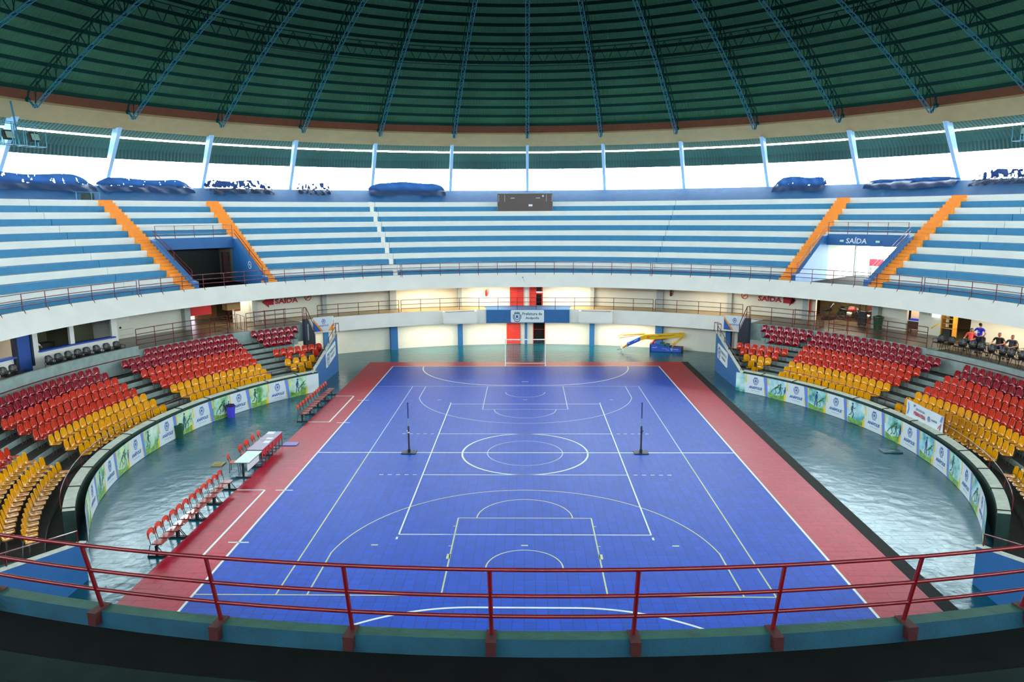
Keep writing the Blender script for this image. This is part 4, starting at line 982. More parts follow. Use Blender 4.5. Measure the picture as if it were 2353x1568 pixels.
M_TTOP = mat('laminate_pale', '#bfe0d8', .3); M_TLIL = mat('laminate_lilac', '#8f88a8', .35, var=.1)
table(-12.62, -11.95, -3.5, -1.95, M_TTOP, M_BLKMET, 'white topped table with black T legs, nearest of the court side tables')
table(-12.7, -12.0, -1.78, -.4, M_TLIL, M_RED, 'lilac topped table with red front panels next to the white table', True)
table(-12.7, -12.0, -.38, 1.03, M_TLIL, M_RED, 'lilac topped table with red front panels, farthest of the court side tables', True)
for (x, y, w, h_, lb) in ((-12.5, .8, .36, .4, 'white paper sheet on the far end of the farther red table'), (-12.2, -.62, .28, .36, 'white paper sheet near the joint of the red tables'), (-12.25, -.1, .3, .24, 'second white sheet on the near end of the farther red table')):
    b = MB(); b.box((x-w/2, y-h_/2, .751), (x+w/2, y+h_/2, .757)); b.build('paper', M_SIGNW, label=lb, cat='paper')
b = MB(); b.box((-12.05, .98, .02), (-11.35, 1.5, .06)); b.build('loose_tile', mat('loose_tile_blue', '#5a62c8', .3), label='loose lilac blue floor tile lying on the crimson border beside the red tables', cat='tile')
b = MB(); b.box((-14.35, -1.95, 0), (-13.85, -1.45, .05)); b.box((-14.25, -1.82, .05), (-13.98, -1.58, .07)); b.build('flat_box', mat('ochre_board', '#a89a58', .6, var=.2), label='flat ochre box lying on the teal floor left of the tables', cat='box')
b = MB(); b.box((17.05, .0, 0), (17.95, .6, .05)); b.box((17.4, .22, .05), (17.7, .34, .056), 1); b.build('floor_panel', [mat('panel_dark_blue', '#174a5a', .4), mat('panel_strip', '#8fb8c8', .4)], label='dark flat panel with a pale strip lying on the right teal floor', cat='panel')
def bin_(x, y, h, r, m, mt, lb, n=6, lid=True):
    t = thing('litter_bin', lb, 'bin', (x, y, 0)); b = MB(); b.lathe((x, y, 0), [(r*.8, 0), (r, h*.88), (r*1.04, h*.88)], n); b.build('body', m, t)
    b = MB(); b.lathe((x, y, h*.86), [(r*1.08, 0), (r*1.08, .04), (r*.9, .1), (r*.88, .06), (.02, .03)], n); b.build('lid', mt, t)
bin_(-16.72, 6.2, .74, .27, M_PURP, mat('bin_lid', '#241a52', .4), 'violet hexagonal litter bin against the left printed banner')
bin_(-17.85, 2.35, .72, .24, M_GREEN, M_GREEN, 'dark green litter bin against the left printed banner', 12)
q = P(28.6, 56.3, 3.4); t = thing('wheeled_bin', 'dark green bin standing against the right concourse wall', 'bin', q); b = MB(); b.lathe(q, [(.24, 0), (.32, .8), (.34, .85)], 10); b.build('body', M_GREEN, t); b = MB(); b.lathe(q+Vector((0, 0, .85)), [(.36, 0), (.34, .08), (.1, .14)], 10); b.build('lid', M_GREEN, t)
# ------------------------------------------------------------------ goal
g = thing('goal', 'white futsal goal with net standing at the far end line', 'goal', (0, 20.1, 0)); M_GOAL = mat('goal_white', '#e9efe6', .4)
for x in (-1.5, 1.5): b = MB(); b.box((x-.04, 20.06, 0), (x+.04, 20.14, 2.08)); b.build('post', M_GOAL, g)
b = MB(); b.box((-1.46, 20.06, 2.0), (1.46, 20.14, 2.08)); b.build('crossbar', M_GOAL, g)
b = MB()
for x in (-1.5, 1.5): b.tube([(x, 20.1, .03), (x, 21.0, .03)], .025, 6); b.tube([(x, 20.1, 2.03), (x, 20.5, 1.95), (x, 21.0, .03)], .02, 6)
b.tube([(-1.5, 21.0, .03), (1.5, 21.0, .03)], .03, 6); b.build('back_frame', M_GOAL, g)
b = MB()
for i in range(26): x = -1.5+3*i/25; b.tube([(x, 20.12, 2.0), (x, 20.5, 1.93), (x, 20.97, .05)], .0022, 3, caps=False)
for i in range(16):
    tt = i/15; y, z = 20.5+.47*tt, 1.93-1.88*tt; b.tube([(-1.5, y, z), (1.5, y, z)], .0022, 3, caps=False)
    for x in (-1.5, 1.5): b.tube([(x, 20.12, z), (x, y, z)], .0022, 3, caps=False)
b.build('net', mat('net_pale', '#cdd6c6', .8), g)
# ------------------------------------------------------------------ volleyball posts
for x, sd in ((-5.57, 'left'), (5.54, 'right')):
    t = thing('volleyball_post', 'dark freestanding volleyball post on a black base plate at the %s of the centre line' % sd, 'post', (x, 0, 0)); s = 1 if x < 0 else -1
    b = MB(); b.box((x-.35, -.24, .02), (x+.35, .24, .055)); b.tube([(x-.25*0, 0, .05), (x, 0, .2)], .07, 8); b.build('base_plate', mat('plate_black', '#0b2026', .5), t)
    b = MB(); b.tube([(x, 0, .1), (x, 0, 1.35)], .042, 10); b.build('lower_tube', mat('post_brown', '#3b2a25', .4), t); b = MB(); b.tube([(x, 0, 1.35), (x, 0, 1.72)], .034, 8); b.build('pale_sleeve', mat('sleeve', '#7f9cb8', .4), t)
    b = MB(); b.tube([(x, 0, 1.72), (x, 0, 2.45)], .026, 8); b.ball((x, 0, 2.47), .04, 8); b.build('upper_tube', mat('post_navy', '#16295e', .4), t)
    b = MB(); b.lathe((x, 0, 1.0), [(.05, 0), (.055, .03), (.05, .06)], 10); b.tube([(x, -.02, 1.1), (x+.1*s*-1, -.02, 1.12)], .02, 5); b.build('clamp', M_SIGNW if x < 0 else M_BLKMET, t)
# ------------------------------------------------------------------ folded portable basketball hoop
Yh = 26.05; t = thing('basketball_hoop', 'folded portable basketball hoop with yellow arm and blue padded base near the far wall', 'basketball hoop', (11.5, 26, 0))
M_YARM = mat('arm_yellow', '#f5c21a', .35); M_PAD = mat('pad_blue', '#2a57c8', .5)
A = Vector((10.3, 25.9, 0)); ux = Vector((.972, -.233, 0)); uy = Vector((.233, .972, 0)); H = lambda u, v, z: A+ux*u+uy*v+Vector((0, 0, z))
for v0, v1 in ((0, .12), (1.0, 1.12)):
    b = MB(); b.prism([H(u, v0, z) for u, z in ((0, 0.02), (2.55, 0.02), (2.55, .36), (1.5, .42), (.5, .56), (0, .6))], uy*(v1-v0)); b.build('base_pad', M_PAD, t)
b = MB(); b.box8([H(0, 0, .02), H(.12, 0, .02), H(.12, 1.12, .02), H(0, 1.12, .02), H(0, 0, .6), H(.12, 0, .58), H(.12, 1.12, .58), H(0, 1.12, .6)]); b.build('base_pad', M_PAD, t)
b = MB(); b.box8([H(.1, .12, .05), H(2.7, .12, .05), H(2.7, 1.0, .05), H(.1, 1.0, .05), H(.1, .12, .22), H(2.7, .12, .4), H(2.7, 1.0, .4), H(.1, 1.0, .22)]); b.build('base_frame', M_BLKMET, t)
b = MB(); b.obox(H(1.0, .55, .3), .35, .5, .4, -.23); b.obox(H(1.45, .55, .3), .3, .5, .33, -.23); b.build('ballast', mat('ballast_teal', '#1d6a5f', .5), t)
f6 = lambda u, v: H(u, -.012, v); b = MB(); crest(b, 1.78, .27, .2, f6); put_text(b, 'ANÁPOLIS', f6, 1.92, .22, .42, .1); put_stroke(b, [(.2, .35), (.33, .38), (.4, .33), (.5, .38), (.62, .4)], .03, f6); put_stroke(b, [(1.0, .3), (1.4, .27)], .015, f6); put_stroke(b, [(1.35, .2), (1.6, .18)], .02, f6); b.build('pad_lettering', M_SIGNW, t)
def beam(pts, w, name, m):   # pts: upper/lower edge pairs in the XZ plane
    b = MB(); up_ = [(x, zu) for x, zu, zd in pts]; dn = [(x, zd) for x, zu, zd in pts][::-1]
    b.prism([(x, Yh-w/2, z) for x, z in up_+dn][::-1], (0, w, 0)); return b.build(name, m, t)
beam([(13.15, 1.56, 1.22), (12.2, 1.52, 1.14), (11.2, 1.46, 1.05), (10.6, 1.44, 1.0), (9.88, 1.42, 1.02), (9.5, 1.26, .92)], .22, 'main_arm', M_YARM)
b = MB(); b.tube([(11.6, Yh-.12, 1.36), (11.0, Yh-.12, 1.25), (10.6, Yh-.12, 1.32), (10.3, Yh-.12, 1.26)], .018, 4); b.tube([(12.3, Yh-.12, 1.4), (11.6, Yh-.12, 1.28), (11.0, Yh-.12, 1.36)], .02, 4); b.tube([(12.75, Yh-.12, 1.48), (12.8, Yh-.12, 1.5)], .03, 4); b.build('arm_stripes', mat('stripe_brown', '#4a2c12', .5), t)
b = MB(); b.tube([(10.16, Yh-.13, 1.22), (10.16, Yh-.1, 1.22)], .12, 14); b.build('ball_emblem', mat('ball_orange', '#e8831a', .5), t)
beam([(9.5, 1.22, .9), (8.45, .72, .42)], .3, 'arm_pad', M_PAD)
b = MB(); f7 = lambda u, v: Vector((9.35-u, Yh-.16, 1.02-u*.47+v)); put_poly(b, [(.05, 0), (.35, 0), (.35, .05), (.05, .05)], f7); put_poly(b, [(.72, .02), (.85, .02), (.85, .08), (.72, .08)], f7); b.build('pad_lettering', M_SIGNW, t)
beam([(8.45, .66, .46), (8.1, .38, .22)], .16, 'arm_tip', mat('tip_orange', '#f09a4a', .4))
b = MB()
for a in ((9.9, 1.5, 8.03, 1.45), (9.9, 1.46, 7.7, 1.2), (8.03, 1.45, 7.7, 1.2)):
    for o in (-.5, .5): b.tube([(a[0], Yh+o*.15, a[1]), (a[2], Yh+o, a[3])], .03, 5)
b.build('tie_rods', mat('rod_amber', '#e0a540', .4), t)
b = MB()
for a in ((13.05, 1.2, 12.1, .42),):
    for o in (-.4, .4): b.tube([(a[0], Yh+o*.2, a[1]), (a[2], Yh+o, a[3])], .035, 5)
b.tube([(12.1, Yh-.45, .42), (12.35, Yh-.1, .7)], .05, 5); b.build('strut', M_YARM, t)
b = MB(); b.tube([H(.15, .5, .55), H(.4, .5, .95), H(1.25, .5, 1.1)], .09, 6); b.build('lift_arm', M_REDDEEP, t)
bbf = [(7.72, Yh-.85, 1.18), (7.72, Yh+.85, 1.18), (8.06, Yh+.85, .18), (8.06, Yh-.85, .18)]
b = MB(); b.tube(bbf, .025, 5, closed=True); b.tube([(7.5, Yh-.6, 1.8), (7.86, Yh-.6, 1.32)], .015, 4); b.tube([(7.5, Yh+.3, 1.8), (7.86, Yh+.3, 1.32)], .015, 4); b.tube([(7.5, Yh-.6, 1.8), (7.5, Yh+.3, 1.8)], .015, 4); b.build('backboard_frame', M_GOAL, t)
b = MB(); b.quad(*bbf); b.build('backboard_glass', bpy.data.materials['clear_glass'], t)
b = MB(); b.tube([(7.85+.22*math.cos(a), Yh+.22*math.sin(a), .16+.03*math.cos(a)) for a in [i*PI/8 for i in range(16)]], .015, 5, closed=True); b.build('rim', mat('rim_brown', '#6a3a22', .5), t)
# ------------------------------------------------------------------ games banner standing on the right ledge
t = thing('games_banner', 'white JOGOS DA PRIMAVERA banner hung over the right ledge railing', 'banner', P(19, 88, 1.3))
f8 = lambda u, v, o=0.: P(18.98-o-.012*math.sin(u*5)*math.sin(v*3), 83.6+math.degrees(u/19.0), 1.3-.0+v*(1-.02*u)-.05*math.sin(PI*u/3.05))
b = MB(); nu = 12; base = 0
for i in range(nu):
    u0, u1 = 3.05*i/nu, 3.05*(i+1)/nu
    for o in (0, .015): b.quad(f8(u0, 0, o), f8(u1, 0, o), f8(u1, .82, o), f8(u0, .82, o))
b.build('cloth', M_SIGNW, t)
f9 = lambda u, v: f8(u, v, .03)
b = MB(); put_text(b, 'JOGOS DA', f9, .75, .47, .75, .14); put_text(b, 'PRIMAVERA', f9, .62, .22, .95, .2, m=1, bold=.04); crest(b, 1.85, .38, .24, f9); put_text(b, 'ANÁPOLIS', f9, 2.05, .33, .5, .12); put_text(b, '3ª', f9, .55, .62, .2, .12)
put_stroke(b, [(.1, .1), (.22, .4), (.14, .7)], .06, f9, 2); put_stroke(b, [(2.8, .05), (2.9, .4)], .06, f9, 1); put_stroke(b, [(2.65, .1), (2.8, .3)], .05, f9, 1); put_stroke(b, [(2.85, .5), (2.98, .78)], .12, f9, 2); b.build('lettering', [mat('print_navy', '#27508f', .5), mat('print_red', '#b8344c', .5), M_PERI], t)
b = MB()
for ph in (83.5, 92.9): b.tube([P(19.02, ph, 1.28), P(19.02, ph, 2.2)], .02, 5)
b.build('poles', M_RED, t)
# ================================================================== CONCOURSE ROOMS AND FITTINGS
def radbox(mb, R0, R1, a0, a1, z0, z1, m=0, n=None): mb.rev([(R0, z0), (R0, z1), (R1, z1), (R1, z0)], a0, a1, n, mi=[m]*4)
# left: red roller shutter, brown panels, cardboard cart
b = MB(); radbox(b, 30.6, 30.7, -54.9, -50.2, 4.1, 5.62); b.build('roller_shutter', mat('shutter_red', '#a5182a', .5, var=.1), label='half closed red roller shutter at the back of the left concourse', cat='shutter')
b = MB(); radbox(b, 33.4, 33.5, -54.6, -50.2, 3.45, 4.6); b.build('glowing_panel', mat('daylight_glow', '#f4ecff', .5, emit=3.0), label='glowing panel standing in for daylight under the left red shutter', cat='opening')  # solid panel; the daylight is put in as its own glow
q = P(27.5, -50.3, 3.4); t = thing('cart', 'tall ladder frame cart carrying a cardboard box on the left concourse', 'cart', q)
b = MB(); tn = (P(1, -50.3+90)-P(0, 0)).normalized(); tn = Vector((math.cos(math.radians(-50.3)), -math.sin(math.radians(-50.3)), 0))
for o in (-.22, .22): b.tube([q+tn*o, q+tn*o+Vector((0, 0, 1.3))], .025, 4)
for z in (.2, .5, .8, 1.1): b.tube([q-tn*.22+Vector((0, 0, z)), q+tn*.22+Vector((0, 0, z+.12))], .02, 4)
b.build('frame', M_RED, t)
b = MB(); b.obox(q+Vector((0, 0, 1.3)), 1.0, .7, .85, face_in(-50.3)); b.build('cardboard_box', M_CARD, label='big cardboard box on top of the ladder frame cart', cat='box')
b = MB(); b.obox(P(29.3, -47.6, 4.3), .45, .08, 1.15, face_in(-47.6)); b.build('poster', mat('poster_maroon', '#7a1c22', .5), label='dark red poster on the pillar beside the left exit', cat='poster')
b = MB(); b.obox(P(29.35, 45.2, 3.9), .5, .08, 1.3, face_in(45.2)); b.build('poster', mat('poster_red', '#c8281c', .5), label='bright red poster on the pillar beside the right garage opening', cat='poster')
b = MB(); radbox(b, 33.6, 33.7, -50.2, -47, 3.4, 5.6); b.build('plywood_partition', mat('plywood', '#8a6a3c', .7, var=.2), label='plywood partition at the back of the left exit', cat='partition')
def white_cart(q, lb):
    t = thing('walking_frame', lb, 'frame', q); b = MB()
    for x in (-.25, .25): b.tube([q+Vector((x, 0, 0)), q+Vector((x, 0, .85)), q+Vector((x*.8, .3, .85)), q+Vector((x*.8, .3, 0))], .02, 5)
    b.tube([q+Vector((-.25, 0, .5)), q+Vector((.25, 0, .5))], .02, 5); b.build('tubes', M_GOAL, t)
white_cart(P(28.0, -45.6, 3.4), 'white tubular frame standing on the left gallery beside the pillar')
b = MB()
for z in (3.5, 3.85, 4.2, 4.5): b.tube([P(26.4, -48.0, z), P(26.4, -42.8, z)], .018, 4)
for a in (-48.0, -46.3, -44.5, -42.8): b.tube([P(26.4, a, 3.4), P(26.4, a, 4.55)], .022, 4)
b.build('loose_barrier', M_RED, label='dark red barrier frame standing behind the left concourse railing', cat='barrier')
b = MB()
for z in (3.5, 3.85, 4.2, 4.5): b.tube([P(26.4, 46.2, z), P(26.4, 50.6, z)], .018, 4)
for a in (46.2, 48.4, 50.6): b.tube([P(26.4, a, 3.4), P(26.4, a, 4.55)], .022, 4)
b.build('loose_barrier', M_RED, label='dark red barrier frame standing behind the right concourse railing', cat='barrier')
# right: garage with motorcycles, exercise machine, brick wall
b = MB(); radbox(b, 33.2, 33.3, 44, 51.6, 3.4, 5.6); b.build('garage_wall', mat('garage_wall', '#6a5a3c', .8, var=.35, vscale=2), label='dim ochre wall behind the parked motorcycles', cat='wall')
m = tile_mat('red_brick', '#6a1e20', '#54181c', .8, (.24, .08), 1, mort=.01); b = MB(); radbox(b, 32.0, 32.2, 51.4, 55.5, 3.4, 5.6); b.build('brick_wall', m, label='dark red brick wall at the right side of the garage', cat='wall')
def motorcycle(q, rz, col, lb):
    t = thing('motorcycle', lb, 'motorcycle', q, 0, 'motorcycles in the right garage'); R3 = Matrix.Rotation(rz, 3, 'Z'); L = Vector(q)
    def tr(mb): mb.v = [L+R3@x for x in mb.v]; return mb
    for x in (-.65, .65):
        b = MB(); b.tube([(x+.3*math.cos(a), 0, .3+.3*math.sin(a)) for a in [i*PI/9 for i in range(18)]], .05, 6, closed=True); b.tube([(x, -.05, .3), (x, .05, .3)], .07, 8)
        for k in range(4): b.tube([(x-.28*math.cos(k*PI/4), 0, .3-.28*math.sin(k*PI/4)), (x+.28*math.cos(k*PI/4), 0, .3+.28*math.sin(k*PI/4))], .008, 3)
        tr(b).build('wheel', M_BLACK, t)
    b = MB(); b.tube([(-.2, 0, .75), (.0, 0, .82), (.25, 0, .85), (.4, 0, .72)], [.08, .14, .15, .06], 8); tr(b).build('fuel_tank', col, t, smooth=True)
    b = MB(); b.tube([(-.8, 0, .82), (-.5, 0, .78), (-.15, 0, .76)], [.05, .11, .1], 8); tr(b).build('saddle', M_BLACK, t, smooth=True)
    b = MB(); b.tube([(-.2, 0, .5), (.15, 0, .45)], [.16, .18], 8); b.tube([(-.7, .12, .3), (.1, .12, .28)], .04, 6); tr(b).build('engine', M_FRAME, t)
    b = MB(); b.tube([(.65, 0, .3), (.42, 0, .95)], .03, 6); b.tube([(.38, -.32, 1.0), (.42, 0, .98), (.38, .32, 1.0)], .02, 6); b.ball((.52, 0, .85), .09, 8); tr(b).build('fork_and_handlebar', M_FRAME, t)
motorcycle(P(31.3, 49.6, 3.4), math.radians(-40), mat('moto_red', '#a03030', .3), 'reddish motorcycle parked at the front of the right garage')
motorcycle(P(32.2, 48.9, 3.4), math.radians(-55), mat('moto_rose', '#b07a78', .3), 'pinkish motorcycle parked behind the reddish one in the right garage')
motorcycle(P(30.9, 52.6, 3.4), math.radians(-70), M_BLACK, 'black motorcycle parked beside the brick wall in the right garage')
q = P(30.6, 47.3, 3.4); t = thing('exercise_machine', 'black exercise machine at the left of the right garage opening', 'exercise machine', q)
b = MB(); b.obox(q, .9, .6, .18, .6); b.build('base', M_BLACK, t); b = MB(); b.tube([q+Vector((0, 0, .15)), q+Vector((.1, 0, .9)), q+Vector((.35, .1, 1.2))], .06, 6); b.obox(q+Vector((-.2, 0, .65)), .75, .4, .14, .6); b.build('column_and_saddle', M_BLACK, t); b = MB(); b.tube([q+Vector((.2, -.35, 1.15)), q+Vector((.35, .1, 1.22)), q+Vector((.5, .5, 1.15))], .03, 6); b.build('handlebar', M_FRAME, t)
q = P(29.0, 53.6, 3.4); t = thing('trolley', 'tall dark hand trolley leaning at the right edge of the garage opening', 'trolley', q); b = MB(); b.obox(q+Vector((0, 0, .1)), .5, .3, 1.0, face_in(52.9)); b.build('load', M_BLACK, t); b = MB()
for o in (-.2, .2): b.tube([q+Vector((o, 0, 0)), q+Vector((o, .05, 2.0))], .03, 5)
b.build('upright', M_BLKMET, t)
# right: doorway with small desk
b = MB(); radbox(b, 30.6, 30.7, 58.4, 61.4, 3.3, 5.5); b.build('inner_partition', mat('inner_rose', '#d8c4b0', .8), label='pale inner wall seen through the narrow right doorway', cat='wall')
q = P(29.9, 59.8, 3.4); t = thing('desk', 'small brown desk standing in the narrow right doorway', 'desk', q); b = MB(); b.obox(q+Vector((0, 0, .72)), .7, .45, .05, face_in(59.8)); b.build('top', M_SIGNW, t); b = MB(); b.obox(q+Vector((0, 0, .2)), .66, .4, .52, face_in(59.8)); b.build('cabinet', mat('wood_brown', '#4a2418', .6), t); b = MB()
for o in (-.25, .25): b.obox(q+tn*0+Vector((o*.5, -o*.85, 0)), .05, .05, .2, 0)
b.build('leg', M_BLKMET, t)
b = MB(); b.obox(q+Vector((0, 0, .77)), .6, .35, .12, face_in(59.8)+.2); b.build('folded_cloth', mat('cloth_blue', '#3a4fd0', .8, bump=.5), label='blue folded cloth lying on the brown doorway desk', cat='cloth')
b = MB(); b.obox(P(29.4, 61.7, 4.7), .35, .05, .5, face_in(61.7)); b.build('notice', mat('notice_pale', '#b8d0c8', .6), label='pale paper notice on the right concourse wall', cat='notice')
b = MB(); b.obox(P(29.45, 63.0, 4.6), .5, .06, .42, face_in(63.0)); b.build('louvre_window', mat('window_bright', '#eef6f0', .3, emit=1.2), label='small bright louvred window beside the right box', cat='window')
b = MB(); b.tube([P(25.3, 69.0, 4.6), P(27.2, 66.8, 4.6)], .05, 6); b.build('yellow_bar', mat('bar_yellow', '#d8b24a', .5), label='yellow padded bar closing the end of the right concourse railing', cat='bar')
q = P(28.3, 66.4, 3.3); t = thing('shelf', 'yellow shelf with cartons in the passage left of the people', 'shelf', q); b = MB()
for z in (.9, 1.2, 1.5): b.obox(q+Vector((0, 0, z)), .8, .4, .04, face_in(66.4))
for o in (-.38, .38): b.obox(q+Vector((math.cos(math.radians(66.4))*o, -math.sin(math.radians(66.4))*o, 0)), .04, .4, 1.9, face_in(66.4))
b.build('rack', mat('shelf_yellow', '#c08a28', .6), t); b = MB(); b.obox(q+Vector((0, 0, .05)), .5, .35, .8, face_in(66.4)); b.build('crate', M_BLACK, t)
# left box: commentary booth with sills, blue door
b = MB(); cu = [(-80.0, -78.9, 3.0, 5.6), (-78.9, -68.6, 3.0, 3.98), (-74.5, -73.9, 3.98, 5.6), (-68.6, -67.8, 3.0, 5.6), (-90.5, -82.3, 3.0, 3.95)]
for a0, a1, z0, z1 in cu: radbox(b, 27.4, 27.55, a0, a1, z0, z1)
for a in (-80.0, -67.9): radbox(b, 27.5, 29.6, a, a+.3, 3.3, 5.6, n=1)
struct('wall_booth', b, M_WHITE)
b = MB(); radbox(b, 27.2, 27.62, -79.0, -68.4, 3.96, 4.04); b.build('window_sill', mat('sill_blue', '#2c55b8', .5), label='bright blue sill under the two booth windows on the left', cat='sill')
b = MB(); radbox(b, 27.2, 27.62, -90.5, -82.3, 3.94, 4.02); b.build('window_sill', MATS['sill_blue'], label='bright blue sill of the booth at the left picture edge', cat='sill')
b = MB(); radbox(b, 27.3, 27.38, -82.0, -80.2, 3.07, 5.5, n=1); b.build('booth_door', mat('door_blue', '#1c4fa0', .5), label='blue door between the two booths on the left', cat='door')
b = MB(); radbox(b, 27.25, 27.45, -82.4, -82.0, 3.32, 5.6, n=1); radbox(b, 27.25, 27.45, -80.2, -79.9, 3.32, 5.6, n=1); b.build('door_jambs', M_NAVY, label='dark jambs framing the blue booth door', cat='door frame')
b = MB(); radbox(b, 29.3, 29.4, -79.7, -68.2, 3.3, 5.6); radbox(b, 27.7, 29.3, -74.25, -74.1, 3.3, 5.6, n=1); b.build('booth_back_wall', mat('booth_dim', '#5a5c44', .8), label='dim olive back wall inside the left booth', cat='wall')
b = MB(); radbox(b, 28.2, 28.9, -78, -75.2, 3.3, 4.2); b.build('booth_desk', M_BLACK, label='dark desk with equipment inside the left booth window', cat='desk')
b = MB(); radbox(b, 29.0, 29.1, -90.4, -83, 3.3, 5.6); b.build('booth_back_wall', mat('booth_warm', '#c8a878', .8), label='warm lit back wall of the booth at the left picture edge', cat='wall')
b = MB(); b.obox(P(29.5, -64.0, 4.55), 1.1, .06, .95, face_in(-64.0)); b.obox(P(29.44, -63.8, 4.95), .3, .04, .35, face_in(-63.8), 1); b.build('white_board', [M_WHITE, mat('slate', '#3c5560', .5)], label='white cabinet panel with a small dark plate right of the left booth', cat='panel')
b = MB()
for z in (3.6, 4.0, 4.35): b.tube([P(27.3, -67.6, z), P(27.3, -65.6, z)], .015, 4)
b.ball(P(27.3, -67.5, 4.5), .07, 8, 1); b.build('cable_lines', [M_GREY, M_BLACK], label='thin grey wires with a black knob right of the booth', cat='wire')
# black chairs of the boxes
def vip_proto():
    t = thing('office_chair', '', 'chair', (0, 0, -50)); o = Vector((0, 0, -50)); rows = []
    for y, z, hw in ((-.2, .48, .2), (-.24, .56, .24), (-.27, .7, .25), (-.3, .82, .22), (-.31, .88, .15)):
        rows.append([o+Vector((k/3*hw, y+.06*(k/3)**2, z)) for k in range(-3, 4)])
    sh = grid_shell(rows, .05); sh.build('backrest', M_BLACK, t, smooth=True)
    b = MB(); b.prism([o+Vector((u, v, .42)) for u, v in rrect(-.24, .24, -.2, .24, .08, .08)], (0, 0, .07)); b.build('seat', M_BLACK, t)
    b = MB()
    for x in (-.27, .27):
        b.tube([o+Vector(q) for q in ((x, .15, .44), (x, .18, .64), (x, -.15, .66), (x, -.22, .5))], .016, 5)
        b.tube([o+Vector(q) for q in ((x, .24, 0), (x, .15, .44), (x, -.18, .44), (x, -.28, 0))], .016, 5)
    b.build('metal_frame', M_BLKMET, t); return t
b = MB(); radbox(b, 25.1, 26.3, 69.6, 92, 3.3, 3.315); b.build('floor_mat', mat('rubber_black', '#14110f', .9), label='black rubber runner under the front row of chairs in the right box', cat='mat')
vp = vip_proto()
LBL = {0: 'nearest the stairs'}
for i, ph in enumerate((69.4, 70.9, 72.5, 73.9, 75.2, 76.7, 78.2, 79.4, 80.9, 82.4)):
    dup(vp, P(25.75, ph, 3.3), face_in(ph)+random.uniform(-.1, .1), 'black chair, %s from the left in the front row of the right box' % ORD[i], 'black chairs in the boxes')
for i, ph in enumerate((71.0, 72.0, 74.6, 76.3, 78.0)):
    dup(vp, P(27.4, ph, 3.3), face_in(ph)+random.uniform(-.2, .2), 'black chair, %s from the left in the back row of the right box' % ORD[i], 'black chairs in the boxes')
for i, ph in enumerate((-70.3, -71.8, -73.3, -74.8, -76.1, -77.5, -79.0, -80.4, -85.6, -87.0)):
    dup(vp, P(25.95, ph, 3.06), face_in(ph)+random.uniform(-.08, .08), 'black chair, %s from the right in the left box' % ORD[i], 'black chairs in the boxes')
for c in list(vp.children): bpy.data.objects.remove(c, do_unlink=True)
bpy.data.objects.remove(vp, do_unlink=True)
# ------------------------------------------------------------------ people
def skin_obj(name, chains, m, parent, sub=1, root=None):
    """chains: list of [(x,y,z,r), ...]; equal points are welded so limbs grow from one body"""
    V = []; E = []; Rr = []; idx = {}
    def vid(p):
        k = tuple(round(c, 3) for c in p[:3])
        if k not in idx: idx[k] = len(V); V.append(p[:3]); Rr.append(p[3])
        return idx[k]
    for ch in chains:
        for a, c in zip(ch[:-1], ch[1:]): E.append((vid(a), vid(c)))
    me = bpy.data.meshes.new(name); me.from_pydata(V, E, []); me.materials.append(m)
    o = bpy.data.objects.new(name, me); COL.objects.link(o); o.parent = parent
    sm = o.modifiers.new('Skin', 'SKIN'); sm.use_smooth_shade = True
    if not me.skin_vertices: return o
    for i, sv in enumerate(me.skin_vertices[0].data): sv.radius = (Rr[i], Rr[i]*.85); sv.use_root = (i == 0)
    s2 = o.modifiers.new('Subdivision', 'SUBSURF'); s2.levels = sub; s2.render_levels = sub
    return o
